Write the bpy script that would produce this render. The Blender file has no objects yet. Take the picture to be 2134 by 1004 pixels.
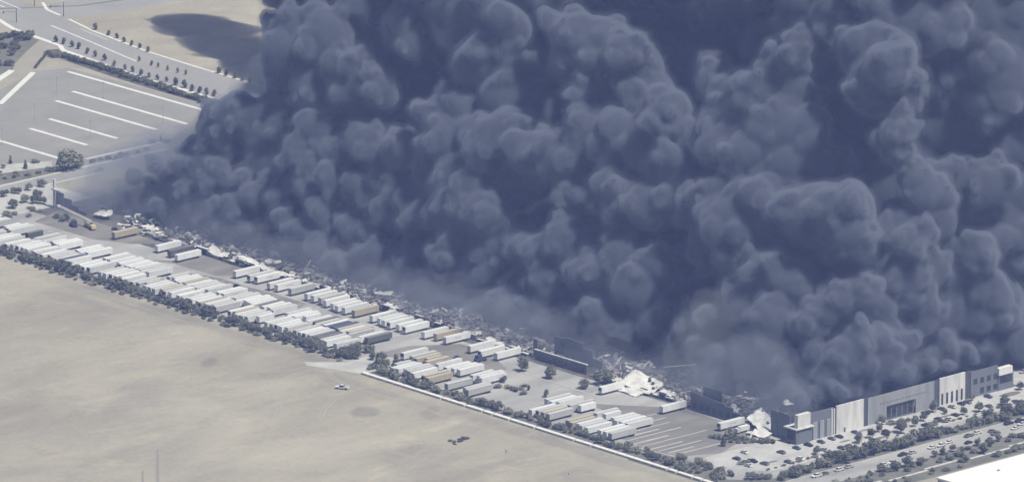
import bpy, bmesh, math, random, time
import numpy as np
from mathutils import Vector, Matrix

T0 = time.time()
scene = bpy.context.scene
C = scene.collection

# ---------------------------------------------------------------- camera, sky, sun, exposure
YAW, PITCH, DIST = math.radians(47.6), math.radians(15.25), 5000.0
fwd = Vector((-math.sin(YAW)*math.cos(PITCH), math.cos(YAW)*math.cos(PITCH), -math.sin(PITCH)))
cam_data = bpy.data.cameras.new('camera')
cam = bpy.data.objects.new('camera', cam_data)
C.objects.link(cam)
cam.location = -fwd*DIST
cam.rotation_euler = fwd.to_track_quat('-Z', 'Y').to_euler()
cam_data.sensor_width = 36.0
cam_data.lens = 36.0*4.03*DIST/2134.0
cam_data.clip_start = 10.0
cam_data.clip_end = 60000.0
scene.camera = cam

SUN_AZ, SUN_EL = math.radians(8.0), math.radians(61.0)      # azimuth from +X towards +Y
sun_dir = Vector((math.cos(SUN_AZ)*math.cos(SUN_EL), math.sin(SUN_AZ)*math.cos(SUN_EL), math.sin(SUN_EL)))
world = bpy.data.worlds.new('World')
scene.world = world
world.use_nodes = True
wn = world.node_tree
sky = wn.nodes.new('ShaderNodeTexSky')
sky.sky_type = 'NISHITA'
sky.sun_disc = False
sky.sun_elevation = SUN_EL
sky.sun_rotation = math.pi/2 - SUN_AZ
sky.dust_density = 2.0
bg = wn.nodes['Background']
wn.links.new(sky.outputs[0], bg.inputs[0])
bg.inputs[1].default_value = 0.055
sun_data = bpy.data.lights.new('sun', 'SUN')
sun = bpy.data.objects.new('sun', sun_data)
C.objects.link(sun)
sun_data.energy = 4.95
sun_data.angle = math.radians(0.53)
sun_data.color = (1.0, 0.98, 0.95)
sun.location = (0, 0, 900)
sun.rotation_euler = sun_dir.to_track_quat('Z', 'Y').to_euler()

vs = scene.view_settings
vs.view_transform = 'Standard'
vs.look = 'None'
vs.exposure = 0.0
vs.gamma = 1.0
scene.render.engine = 'CYCLES'
cy = scene.cycles
cy.use_denoising = True
cy.denoiser = 'OPENIMAGEDENOISE'
cy.max_bounces = 4
cy.diffuse_bounces = 2
cy.glossy_bounces = 2
cy.transmission_bounces = 2
cy.volume_bounces = 1
cy.transparent_max_bounces = 64
cy.use_adaptive_sampling = True
cy.adaptive_threshold = 0.02
# ---------------------------------------------------------------- helpers
R = random.Random(7)

def new_mat(name):
    m = bpy.data.materials.new(name); m.use_nodes = True
    return m, m.node_tree, m.node_tree.nodes['Principled BSDF']

def mat(name, col, rough=.85, var=.0, scale=.3, col2=None, stretch=(1, 1, 1), spec=.25, each=0.0, detail=5, grime=None):
    """base colour with a procedural mottling towards col2 and a slight difference from object to object"""
    m, nt, b = new_mat(name)
    b.inputs['Roughness'].default_value = rough
    b.inputs['Specular IOR Level'].default_value = spec
    N, L = nt.nodes, nt.links
    if not var and not each:
        b.inputs['Base Color'].default_value = (*col, 1)
        return m
    col2 = col2 or tuple(c*.6 for c in col)
    geo = N.new('ShaderNodeNewGeometry')
    mp = N.new('ShaderNodeMapping'); mp.inputs['Scale'].default_value = stretch
    L.new(geo.outputs['Position'], mp.inputs[0])
    nz = N.new('ShaderNodeTexNoise'); nz.inputs['Scale'].default_value = scale; nz.inputs['Detail'].default_value = detail
    nz.inputs['Roughness'].default_value = .62
    L.new(mp.outputs[0], nz.inputs['Vector'])
    rp = N.new('ShaderNodeValToRGB'); rp.color_ramp.elements[0].position = .38; rp.color_ramp.elements[1].position = .68
    rp.color_ramp.elements[0].color = (*col, 1)
    rp.color_ramp.elements[1].color = (*[c*(1-var)+d*var for c, d in zip(col, col2)], 1)
    L.new(nz.outputs[0], rp.inputs[0])
    out = rp.outputs[0]
    if each:
        oi = N.new('ShaderNodeObjectInfo')
        mr = N.new('ShaderNodeMapRange'); mr.inputs['To Min'].default_value = 1-each; mr.inputs['To Max'].default_value = 1+each*.6
        L.new(oi.outputs['Random'], mr.inputs['Value'])
        mx = N.new('ShaderNodeMix'); mx.data_type = 'RGBA'; mx.blend_type = 'MULTIPLY'; mx.inputs[0].default_value = 1
        L.new(out, mx.inputs[6]); L.new(mr.outputs[0], mx.inputs[7])
        out = mx.outputs[2]
    L.new(out, b.inputs['Base Color'])
    bp = N.new('ShaderNodeBump'); bp.inputs['Strength'].default_value = .25; bp.inputs['Distance'].default_value = .05
    L.new(nz.outputs[0], bp.inputs['Height']); L.new(bp.outputs[0], b.inputs['Normal'])
    return m

class MB:
    """collects simple solids into one mesh"""
    def __init__(s): s.v, s.f = [], []
    def add(s, v, f):
        n = len(s.v); s.v += [tuple(p) for p in v]; s.f += [tuple(i+n for i in q) for q in f]; return s
    def box(s, x0, x1, y0, y1, z0, z1, mtx=None):
        v = [Vector((x, y, z)) for z in (z0, z1) for y in (y0, y1) for x in (x0, x1)]
        if mtx is not None: v = [mtx @ p for p in v]
        return s.add(v, [(0, 2, 3, 1), (4, 5, 7, 6), (0, 1, 5, 4), (2, 6, 7, 3), (0, 4, 6, 2), (1, 3, 7, 5)])
    def prism(s, poly, z0, z1):
        n = len(poly)
        v = [(p[0], p[1], z0) for p in poly]+[(p[0], p[1], z1) for p in poly]
        return s.add(v, [tuple(range(n-1, -1, -1)), tuple(range(n, 2*n))]+[(i, (i+1) % n, n+(i+1) % n, n+i) for i in range(n)])
    def sheet(s, poly, z): return s.add([(p[0], p[1], z) for p in poly], [tuple(range(len(poly)))])
    def tube(s, a, b, r0, r1=None, n=6):
        a, b = Vector(a), Vector(b); r1 = r0 if r1 is None else r1
        q = (b-a).to_track_quat('Z', 'Y').to_matrix()
        v = []
        for p, r in ((a, r0), (b, r1)):
            v += [p+q @ Vector((r*math.cos(2*math.pi*k/n), r*math.sin(2*math.pi*k/n), 0)) for k in range(n)]
        return s.add(v, [(k, (k+1) % n, n+(k+1) % n, n+k) for k in range(n)]+[tuple(range(n-1, -1, -1)), tuple(range(n, 2*n))])
    def mesh(s, name, m, smooth=False):
        me = bpy.data.meshes.new(name); me.from_pydata(s.v, [], s.f); me.materials.append(m)
        if smooth: me.polygons.foreach_set('use_smooth', [True]*len(me.polygons))
        me.update(); return me
    def build(s, name, m, parent=None, loc=(0, 0, 0), rz=0.0, smooth=False):
        return put(name, s.mesh(name, m, smooth), parent, loc, rz)

def put(name, me, parent=None, loc=(0, 0, 0), rz=0.0, scale=None):
    o = bpy.data.objects.new(name, me); C.objects.link(o)
    if parent is not None: o.parent = parent
    o.location = loc
    if rz: o.rotation_euler = (0, 0, rz)
    if scale: o.scale = scale
    return o

def thing(name, label, cat, loc=(0, 0, 0), rz=0.0, group=None, scale=None):
    o = put(name, None, None, loc, rz, scale); o.empty_display_size = .5
    return tag(o, label, cat, group)

def tag(o, label, cat, group=None, kind=None):
    o['label'] = label; o['category'] = cat
    if group: o['group'] = group
    if kind: o['kind'] = kind
    return o

def structure(o): o['kind'] = 'structure'; return o

ORD = lambda n: str(n)+('th' if 10 <= n % 100 <= 20 else {1: 'st', 2: 'nd', 3: 'rd'}.get(n % 10, 'th'))

# ---------------------------------------------------------------- ground
STAINS = ((185, -266, 8, 12, .75, .3), (68, -264, 6, 11, .7, .2), (207, -243, 5, 14, .6, .18), (160, -238, 70, 7, -.02, .12), (10, -222, 160, 8, 0, .17), (290, -232, 110, 8, -.01, .17), (262, -300, 20, 34, .6, .14), (90, -330, 16, 40, .6, .1), (-60, -240, 40, 8, .1, .1), (333, -262, 10, 16, .7, .12))
def sand_material():
    m, nt, b = new_mat('sand')
    N, L = nt.nodes, nt.links
    b.inputs['Roughness'].default_value = .95; b.inputs['Specular IOR Level'].default_value = .1
    geo = N.new('ShaderNodeNewGeometry')
    def noise(scale, detail, st=(1, 1, 1), rough=.55, dist=0):
        mp = N.new('ShaderNodeMapping'); mp.inputs['Scale'].default_value = st
        L.new(geo.outputs['Position'], mp.inputs[0])
        n = N.new('ShaderNodeTexNoise'); n.inputs['Scale'].default_value = scale; n.inputs['Detail'].default_value = detail
        n.inputs['Roughness'].default_value = rough; n.inputs['Distortion'].default_value = dist
        L.new(mp.outputs[0], n.inputs['Vector']); return n.outputs[0]
    def ramp(src, stops):
        r = N.new('ShaderNodeValToRGB'); e = r.color_ramp.elements
        e[0].position, e[0].color = stops[0][0], (*stops[0][1], 1)
        e[1].position, e[1].color = stops[-1][0], (*stops[-1][1], 1)
        for p, c in stops[1:-1]:
            q = e.new(p); q.color = (*c, 1)
        L.new(src, r.inputs[0]); return r.outputs[0]
    base = ramp(noise(.011, 8, (1, .7, 1), .66, .5), [(.3, (.262, .248, .214)), (.5, (.324, .306, .260)), (.7, (.400, .380, .324))])
    streak = ramp(noise(.03, 6, (1.3, .5, 1), .66, .7), [(.40, (1, 1, 1)), (.56, (.92, .92, .935)), (.72, (.78, .79, .82))])
    pale = ramp(noise(.05, 5, (1, .6, 1), .6, .5), [(.58, (1, 1, 1)), (.70, (1.17, 1.16, 1.12))])
    fine = ramp(noise(.35, 8, (1, 1, 1), .75), [(.3, (.86, .86, .87)), (.7, (1.10, 1.10, 1.09))])
    out = base
    dx = N.new('ShaderNodeVectorMath'); dx.operation = 'ADD'
    wob = N.new('ShaderNodeTexNoise'); wob.inputs['Scale'].default_value = .09; wob.inputs['Detail'].default_value = 4
    L.new(geo.outputs['Position'], wob.inputs['Vector'])
    wv = N.new('ShaderNodeVectorMath'); wv.operation = 'MULTIPLY_ADD'; wv.inputs[1].default_value = (13, 13, 0); wv.inputs[2].default_value = (-6.5, -6.5, 0)
    L.new(wob.outputs[1], wv.inputs[0]); L.new(geo.outputs['Position'], dx.inputs[0]); L.new(wv.outputs[0], dx.inputs[1])
    for (cx, cy, rx, ry, ang, amt) in STAINS:                # damp patches left by old puddles, each with its own outline
        mp = N.new('ShaderNodeMapping'); mp.vector_type = 'TEXTURE'
        mp.inputs['Location'].default_value = (cx, cy, 0); mp.inputs['Rotation'].default_value = (0, 0, ang); mp.inputs['Scale'].default_value = (rx, ry, 1e5)
        L.new(dx.outputs[0], mp.inputs[0])
        ln = N.new('ShaderNodeVectorMath'); ln.operation = 'LENGTH'; L.new(mp.outputs[0], ln.inputs[0])
        k = 1-amt
        s_ = ramp(ln.outputs['Value'], [(.55, (k, k*1.01, k*1.05)), (1.0, (1, 1, 1))])
        mx = N.new('ShaderNodeMix'); mx.data_type = 'RGBA'; mx.blend_type = 'MULTIPLY'; mx.inputs[0].default_value = 1
        L.new(out, mx.inputs[6]); L.new(s_, mx.inputs[7]); out = mx.outputs[2]
    for s in (streak, pale, fine):
        mx = N.new('ShaderNodeMix'); mx.data_type = 'RGBA'; mx.blend_type = 'MULTIPLY'; mx.inputs[0].default_value = 1
        L.new(out, mx.inputs[6]); L.new(s, mx.inputs[7]); out = mx.outputs[2]
    L.new(out, b.inputs['Base Color'])
    return m
SAND = sand_material()
CONCRETE = mat('concrete', (.365, .366, .37), .9, .95, .055, (.235, .237, .245), (1, .3, 1))
PALE_CONCRETE = mat('pale_concrete', (.44, .443, .447), .9, .9, .08, (.31, .313, .32))
ASPHALT = mat('worn_asphalt', (.155, .153, .152), .92, .95, .07, (.235, .228, .218), (1.2, .3, 1))
ROAD = mat('road_asphalt', (.25, .252, .26), .92, .7, .03, (.30, .30, .305))
LOT = mat('old_parking_asphalt', (.225, .224, .220), .92, .95, .07, (.268, .266, .26), (1, .6, 1), detail=9)
SOOT = mat('sooty_slab', (.075, .075, .078), .95, .9, .05, (.16, .16, .16))
PAINT = mat('white_road_paint', (.62, .63, .64), .8, .5, .4, (.45, .46, .47))
DIRT = mat('dry_dirt', (.30, .285, .25), .95, .8, .06, (.25, .24, .215))
DARKSOIL = mat('dark_soil', (.12, .125, .115), .95, .9, .08, (.19, .185, .165))
BANK = mat('planted_bank_soil', (.075, .082, .07), .95, .9, .3, (.12, .12, .10))
KERB = mat('kerb_concrete', (.5, .5, .49), .9, .6, .2, (.38, .38, .38))

def sheet(name, poly, z, m, parent=None):
    o = MB().sheet(poly, z).build(name, m, parent)
    return o if parent else structure(o)
rect = lambda x0, x1, y0, y1: [(x0, y0), (x1, y0), (x1, y1), (x0, y1)]

n_g = 60
gv = [(-3000+i*(6400/n_g), -3400+j*(6400/n_g), 0) for j in range(n_g+1) for i in range(n_g+1)]
gf = [(j*(n_g+1)+i, j*(n_g+1)+i+1, (j+1)*(n_g+1)+i+1, (j+1)*(n_g+1)+i) for j in range(n_g) for i in range(n_g)]
structure(MB().add(gv, gf).build('ground', SAND))

yard = sheet('truck_yard', rect(-262, 352, -213, -130), .006, CONCRETE)
sheet('west_forecourt', rect(-300, -213, -213, -104), .010, PALE_CONCRETE)
sheet('warehouse_floor', rect(-212, 366, -146, 2), .012, SOOT)
for k, p in enumerate([                                   # darker asphalt fields in the truck yard
    [(-196, -158), (-150, -158), (-128, -149), (-118, -136), (-205, -134)],
    [(-100, -164), (-84, -158), (-52, -157), (-38, -139), (-92, -136), (-84, -150)],
    [(-30, -165), (22, -165), (18, -158), (-8, -157), (-34, -160)],
    [(-62, -166), (-14, -166), (-34, -158), (-56, -160)],
    [(112, -198), (128, -186), (150, -178), (172, -176), (176, -164), (148, -150), (126, -150), (112, -172)],
    [(244, -177), (262, -164), (282, -148), (338, -148), (342, -160), (352, -186), (343, -205), (330, -207), (300, -205), (288, -179)],
]):
    sheet('asphalt_field', p, .018, ASPHALT)
sheet('driveway', [(98, -229), (104, -232), (134, -222), (134, -205), (120, -197), (112, -199), (113, -214)], .022, PALE_CONCRETE)
for k, (x, y0, y1, w) in enumerate([(292, -208, -186, 1.1), (296, -207, -168, .9), (301, -207, -180, 1.2), (306, -209, -170, 1.0), (312, -209, -184, 1.3), (318, -206, -164, .8), (324, -208, -186, 1.2), (329, -206, -178, .9), (334, -204, -188, 1.2), (339, -202, -166, .9), (289, -199, -164, 1.0), (281, -186, -160, .8)]):
    sheet('pale_stall_line', [(x, y0), (x+w, y0), (x+w+.6, y1), (x+.6, y1)], .024, PALE_CONCRETE)
for k in range(22):                                       # tyre-polished lanes along the trailers
    x = -190+k*13.6+R.uniform(-4, 4)
    if x > 110: continue
    sheet('pale_stall_line', [(x, -166), (x+R.uniform(.7, 1.6), -166), (x+1.2, -166+R.uniform(3, 7)), (x+.5, -166+R.uniform(3, 7))], .024, PALE_CONCRETE)

# east side: parking, lane, planting strip, road, planting, path
sheet('east_parking_lot', [(352, -196), (366, -204), (390, -190), (390, 60), (300, 60), (300, 2), (366, 2), (366, -150), (352, -150)], .010, PALE_CONCRETE)
sheet('service_lane', [(366, -204.5), (386, -214), (399, -200), (399, 80), (390, 80), (390, -190)], .009, CONCRETE)
sheet('planting_strip', [(366, -205), (380, -226), (407, -200), (407, 80), (399, 80), (399, -200), (386, -214)], .011, DARKSOIL)
sheet('east_road', [(382, -228), (420, -240), (424, -200), (424, 80), (407, 80), (407, -200)], .012, CONCRETE)
sheet('planting_bed', rect(424, 449, -230, 80), .010, DARKSOIL)
sheet('road_verge', [(330, -227), (384, -227), (366, -205), (340, -207), (300, -213), (134, -213), (134, -220), (330, -220.5)], .014, DARKSOIL)
for (cx, cy, w, l) in ((372, -189, 3, 9), (379, -178, 2.4, 7), (386.6, -160, 1.6, 12), (377.5, -128, 2, 8), (385, -112, 3, 14), (373, -84, 5, 20), (384, -76, 5, 12), (380, -62, 2.4, 10), (374, -12, 6, 14), (385, -28, 3, 10), (370.5, -108, 2.2, 8)):
    pts = [(cx+w/2*math.cos(a)*(1 if abs(math.cos(a)) < .8 else .95), cy+l/2*math.sin(a)) for a in [2*math.pi*k/14 for k in range(14)]]
    sheet('planting_island', pts, .016, DARKSOIL)
pth = structure(put('footpath', None))
for k in range(26):                                       # stepped concrete footpath in the planting bed
    y = -190+k*9.5
    x = 436+2.2*((k//3) % 2)
    MB().box(x, x+1.7, y, y+9.3, .012, .10).build('paving_slab', KERB, pth)
kb = structure(put('kerb', None))
def kerb_run(pts, w=.35, h=.14, n='kerb_stone'):
    for a, b in zip(pts[:-1], pts[1:]):
        a, b = Vector((*a, 0)), Vector((*b, 0)); d = b-a; L_ = d.length; q = max(1, int(L_/9))
        for i in range(q):
            p = a+d*(i/q); ang = math.atan2(d.y, d.x)
            MB().box(0, L_/q-.06, -w/2, w/2, 0, h).build(n, KERB, kb, p+Vector((0, 0, .005)), ang)
kerb_run([(352, -196), (362, -203), (374, -200), (390, -188), (390, 40)])
kerb_run([(407, -196), (407, 40)]); kerb_run([(424, -196), (424, 40)])
kerb_run([(140, -213.2), (330, -213.2)])
kerb_run([(178, -162), (241, -164)], .6, .16)

def strip(name, pts, w, z, m):
    """ribbon along a polyline"""
    l_, r_ = [], []
    for i, p in enumerate(pts):
        a = Vector(pts[max(0, i-1)]); b = Vector(pts[min(len(pts)-1, i+1)]); d = (b-a).normalized(); n = Vector((-d.y, d.x))
        l_.append(Vector(p)+n*w/2); r_.append(Vector(p)-n*w/2)
    b_ = MB()
    for i in range(len(pts)-1): b_.sheet([r_[i], r_[i+1], l_[i+1], l_[i]], z)
    return structure(b_.build(name, m))
# raised concrete walk along the field edge: separate slabs on a low base
walk = tag(put('perimeter_wall', None, None, (0, 0, 0)), 'long low white concrete wall with slab caps edging the sandy field', 'wall')
x = 134.0
while x < 402:
    L_ = R.uniform(5.0, 6.4)
    y = -222-(x-134)*.012
    MB().box(x, x+L_, y-1.0, y+1.1, 0, .85).build('wall_block', KERB, walk)
    MB().box(x+.15, x+L_-.25, y-1.1, y+1.2, .853, 1.1).build('cap_slab', mat('white_cap', (.66, .66, .66), .8, .5, .3, (.52, .52, .52)) if 'CAPM' not in globals() else CAPM, walk)
    if 'CAPM' not in globals(): CAPM = bpy.data.materials['white_cap']
    x += L_+R.choice((.1, .3, .9))

TRACK = mat('tyre_worn_sand', (.335, .32, .278), .95, .8, .3, (.30, .286, .246))
def tyre_track(pts):
    P_ = [Vector(p) for p in pts]; fine = []
    for i in range(len(P_)-1):
        p0, p1, p2, p3 = P_[max(0, i-1)], P_[i], P_[i+1], P_[min(len(P_)-1, i+2)]
        for k in range(10):
            t = k/10; fine.append(.5*((2*p1)+(p2-p0)*t+(2*p0-5*p1+4*p2-p3)*t*t+(3*p1-p0-3*p2+p3)*t**3))
    for off in (-1.0, 1.0):
        q = []
        for i, p in enumerate(fine[:-1]):
            d = (fine[i+1]-p).normalized(); q.append(p+Vector((-d.y, d.x))*off)
        strip('tyre_track', [tuple(v) for v in q], .55, .005, TRACK)
# north-west: parking lot, roads, walks, tracks
lot = sheet('parking_lot', [(-298, -99), (-262, -60), (-262, 66), (-330, 66), (-434, 64), (-441, 45), (-404, -30), (-352, -110)], .008, LOT)
for (x0, x1, y) in ((-392.5, -296, 32.2), (-383, -298, 12.2), (-355, -298, -15.6), (-346, -298, -36.6), (-348, -282, -65.4), (-428, -297, 58.5)):
    w = 1.25
    o = sheet('painted_row', rect(x0, x1, y-w, y+w), .014, PAINT, lot)
sheet('painted_row', [(-399, -16), (-396.5, -14), (-438, 44), (-441, 42.5)], .014, PAINT, lot)
sheet('painted_row', [(-420, -20), (-416, -18), (-449, 38), (-453, 37)], .014, PAINT, lot)
sheet('painted_row', rect(-277, -275.2, -56, 4), .014, PAINT, lot)
sheet('dirt_track', [(-439, 46), (-445, 50), (-475, 87), (-492, 92), (-476, 68), (-462, 50), (-447, 36)], .010, DIRT)
sheet('scrub_ground', [(-447, 34), (-462, 49), (-478, 70), (-494, 93), (-516, 90), (-560, 60), (-520, 0), (-450, 20)], .009, DARKSOIL)
sheet('dirt_bank', [(-434, 64), (-464, 74), (-455, 78), (-425, 69)], .012, DIRT)
sheet('avenue', [(-600, 108), (-560, 107), (-480, 90), (-400, 83), (-328, 82), (-240, 82), (-240, 113), (-330, 114), (-392, 116), (-434, 119), (-490, 127), (-526, 134), (-600, 146)], .012, ROAD)
sheet('cross_street', [(-560, 107), (-532, 101), (-520, 134), (-500, 300), (-540, 300), (-556, 140)], .010, ROAD)
sheet('west_street', [(-262, -180), (-250, -180), (-250, 30), (-262, 30)], .016, ROAD)
sheet('basin_floor', [(-300, -160), (-263, -150), (-263, -70), (-290, -98)], .013, DARKSOIL)
sheet('sandy_bank', [(-322, -130), (-300, -160), (-282, -104), (-276, -80), (-285, -72), (-298, -99)], .015, PALE_CONCRETE)
tyre_track([(116, -230), (140, -240), (190, -240), (260, -243), (330, -250), (400, -262)])
tyre_track([(110, -228), (118, -262), (160, -300), (200, -350), (215, -420)])
tyre_track([(90, -224), (20, -226), (-60, -223), (-140, -224), (-220, -226)])
tyre_track([(150, -247), (182, -290), (250, -300), (330, -282), (380, -300)])
WALK = mat('white_sidewalk', (.62, .62, .62), .85, .5, .2, (.5, .5, .5))
SHOULDER = [(-600, 112), (-546, 106), (-524, 98.5), (-476, 93), (-467, 87.5), (-430, 84), (-387, 79.5), (-328, 79.5), (-240, 79)]
strip('sidewalk', SHOULDER, 3.0, .024, WALK)
strip('sidewalk', [(-520, 136), (-490, 128.5), (-434, 120.5), (-391, 118), (-329, 116), (-240, 115)], 1.5, .024, WALK)
strip('sidewalk', [(-560, 150), (-545, 141), (-530, 138)], 1.8, .026, WALK)
strip('painted_line', [(-515, 119), (-470, 111), (-432, 103.5), (-420, 101.5)], 1.1, .022, PAINT)
strip('painted_line', [(-590, 130), (-566, 127)], 1.0, .022, PAINT)
strip('painted_line', [(-600, 124), (-560, 119)], .8, .022, PAINT)
strip('painted_line', [(-590, 137), (-557, 131)], .8, .022, PAINT)
strip('painted_line', [(-498, 126), (-468, 121)], .5, .022, PAINT)
strip('sidewalk', [(-264, -178), (-264, -60), (-263, -10)], 1.3, .026, WALK)
strip('sidewalk', [(-249, -178), (-249, -70)], 1.0, .026, WALK)
strip('planted_bank', [(-472, 84), (-462, 79), (-440, 76), (-400, 72.5), (-360, 71), (-318, 71)], 7.5, .020, BANK)
strip('median', [(-430, 101.5), (-406, 101), (-372, 103)], 3.0, .020, DIRT)
strip('dirt_shoulder', [(-568, 118), (-540, 160), (-505, 330)], 2.4, .016, DARKSOIL)

# ---------------------------------------------------------------- the burnt warehouse
PW = mat('white_wall_panel', (.64, .64, .65), .8, .8, .22, (.36, .36, .38), (1, 1, .16))
PG = mat('light_grey_wall_panel', (.30, .315, .345), .8, .8, .2, (.20, .21, .235), (1, 1, .16))
PB = mat('blue_grey_wall_panel', (.155, .17, .205), .8, .5, .12, (.12, .13, .155), (1, 1, .3))
PD = mat('dark_recess_panel', (.085, .095, .12), .8, .5, .2, (.06, .065, .08))
GLASS = mat('dark_glass', (.03, .035, .05), .15, spec=.6)
STEEL = mat('scorched_steel', (.32, .32, .33), .6, .8, .4, (.12, .11, .10))
CHAR = mat('charred_wood_and_soot', (.045, .045, .047), .95, .8, .5, (.10, .10, .10))
BURNT_WHITE = mat('scorched_white_panel', (.64, .64, .65), .85, .8, .25, (.36, .36, .36))
wh = thing('warehouse', 'huge burnt-out warehouse with pale panelled walls under the smoke', 'warehouse')
X = 366.0
def wall_x(name, y0, y1, z0, z1, m, d=.0, t=.5): return MB().box(X-t+d, X+d, y0+.01, y1-.01, z0, z1).build(name, m, wh)
Z = 13.6
# east facade, from the near corner to the far one
tw = MB().box(359.6, 366.6, -150.0, -139.8, 0, 7.4).build('corner_tower', PB, wh)
MB().box(360.4, 365.4, -150.15, -150.0, .4, 6.6).build('tower_window', GLASS, tw)
MB().box(366.6, 366.72, -148.6, -141.2, .3, 6.4).build('tower_window', PB, tw)
MB().box(358.6, 367.6, -151.0, -139.0, 7.42, 8.0).build('tower_canopy', PW, tw)
MB().box(364.6, 366.9, -149.4, -140.8, 8.02, 14.6).build('tower_block', PW, tw)
wall_x('wall_panel', -139.5, -124, 0, Z, PB, -.4)
for k in range(3): wall_x('pilaster', -138.2+k*4.5, -135.4+k*4.5, 0, 8.6, PG, .1, .49)
for k in range(2): wall_x('pilaster', -126.0+k*1.5, -125.1+k*1.5, 0, 13.0, PW, .12, .5)
wp = wall_x('wall_panel', -122.8, -104.4, 0, Z+.4, PW, .25, .8)
MB().box(X+.25, X+.3, -117.8, -116.6, 0, 2.3).build('door', PD, wp)
wall_x('wall_panel', -104.4, -101.4, 0, Z, PD, -.6)
wall_x('wall_panel', -101.4, -88.6, 0, Z, PG)
wall_x('wall_panel', -88.6, -68.8, 7.2, Z, PG)
wall_x('wall_panel', -68.8, -56.2, 0, Z, PG)
rc = wall_x('glazed_entrance', -88.6, -68.8, 0, 7.2, PB, -1.2)
for k in range(5): MB().box(X-1.2, X-1.12, -87.6+k*3.7, -84.6+k*3.7, .5, 5.6).build('pane', GLASS, rc)
for k in range(15):
    MB().box(X, X+.10, -93.0+k*2.15, -91.9+k*2.15, 9.0, 9.5).build('vent', PB, wh)
wall_x('wall_panel', -56.2, -52.8, 0, Z, PD, -.6)
wp2 = wall_x('wall_panel', -52.8, -35.2, 0, Z+.5, PW, .25, .8)
for k in range(5):
    w_ = MB().box(X+.25, X+.33, -51.6+k*3.35, -50.3+k*3.35, .6, 6.2).build('window', GLASS, wp2)
wall_x('wall_panel', -35.2, -31.2, 0, Z, PD, -.6)
wp3 = wall_x('wall_panel', -31.2, -12.4, 0, Z-.4, PB)
for k in range(4):
    for j in range(2):
        if (k, j) == (0, 0): continue
        MB().box(X, X+.08, -29.2+k*4.6, -26.6+k*4.6, 1.2+j*5.2, 4.0+j*5.2).build('window', GLASS, wp3)
ft = MB().box(356, 366.4, -12.3, -2.0, 0, 8.0).build('corner_tower', PB, wh)
MB().box(366.4, 366.5, -11.4, -3.0, 3.6, 7.4).build('tower_window', GLASS, ft)
MB().box(364.6, 367.4, -12.9, -3.6, 8.02, 11.6).build('tower_block', PW, ft)
# front (south-west) facade: what still stands
def wall_y(name, x0, x1, y, z0, z1, m, t=.5): return MB().box(x0+.01, x1-.01, y, y+t, z0, z1).build(name, m, wh)
for k in range(3):
    wall_y('wall_panel', 346+k*4.4, 350.4+k*4.4, -147.2+.35*(k % 2), 0, 12.8, PB)
for k in range(6):
    wall_y('wall_panel', 288.5+k*6, 294.5+k*6, -146.0, 0, (9.2, 8.8, 8.4, 8.0, 7.2, 5.2)[k], PB)
for k in range(7): MB().box(290.2+k*4.6, 293.2+k*4.6, -146.12, -146.0, 1.2, 4.4).build('dock_door', PD, wh)
wall_y('canopy_wall', 290, 303, -139, 0, 10.8, PD)
ofc = wall_y('office_wall', 172, 209.5, -141.6, 0, 4.9, PB)
MB().box(171.6, 209.9, -141.9, -140.9, 4.92, 5.35).build('white_coping', PW, ofc)
for k in range(9): MB().box(173.4+k*4, 175.8+k*4, -141.72, -141.6, 1.2, 3.2).build('window', GLASS, ofc)
wall_y('wall_panel', 168.4, 171.4, -139.5, 0, 9.5, PB)
for k in range(5): wall_y('wall_panel', 174+k*7, 181+k*7, -130.5, 0, (10.4, 11.2, 11.0, 8.4, 4.6)[k], PB)
MB().box(179, 194, -130.75, -130.5, 6.0, 9.2).build('window', PD, wh)
for k in range(6): MB().box(174.5+k*4.0, 175.9+k*4.0, -130.68, -130.5, 9.6, 10.1).build('vent', PD, wh)
# west end that still stands
for k in range(4): wall_y('wall_panel', -211+k*6, -205+k*6, -130.6+.3*(k % 2), 0, (8.4, 6.0, 3.6, 1.8)[k], PB)
MB().box(-212.4, -211.2, -131.6, -130.4, 0, 15).build('corner_post', PW, wh)
wall_y('wall_panel', -186, -181, -121, 0, 3.4, PB)
MB().box(-213, -206, -132.4, -130.9, 9.2, 10).build('white_coping', PW, wh)
# broken dock walls along the truck yard
x = -128.0
front = lambda x: -137.6-.0225*x
while x < 286:
    L_ = R.uniform(3.6, 5.2)
    if not (166 < x < 214):
        hgt = R.choice((.9, 1.2, 1.3, 1.6, 2.6, 3.4))
        y = front(x)
        pn = MB().box(x, x+L_-.12, y, y+.45, 0, hgt).build('dock_wall_stub', R.choice((PB, PD, PG)), wh)
        if R.random() < .75: MB().box(x+.6, x+3.2, y-.14, y-.01, .5, min(hgt, 2.6)-.08).build('dock_door', CHAR, pn)
        if R.random() < .5: MB().box(x-.1, x+L_, y-.3, y+1.5, hgt+.02, hgt+.28).build('broken_coping', BURNT_WHITE, pn)
    x += L_

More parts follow.
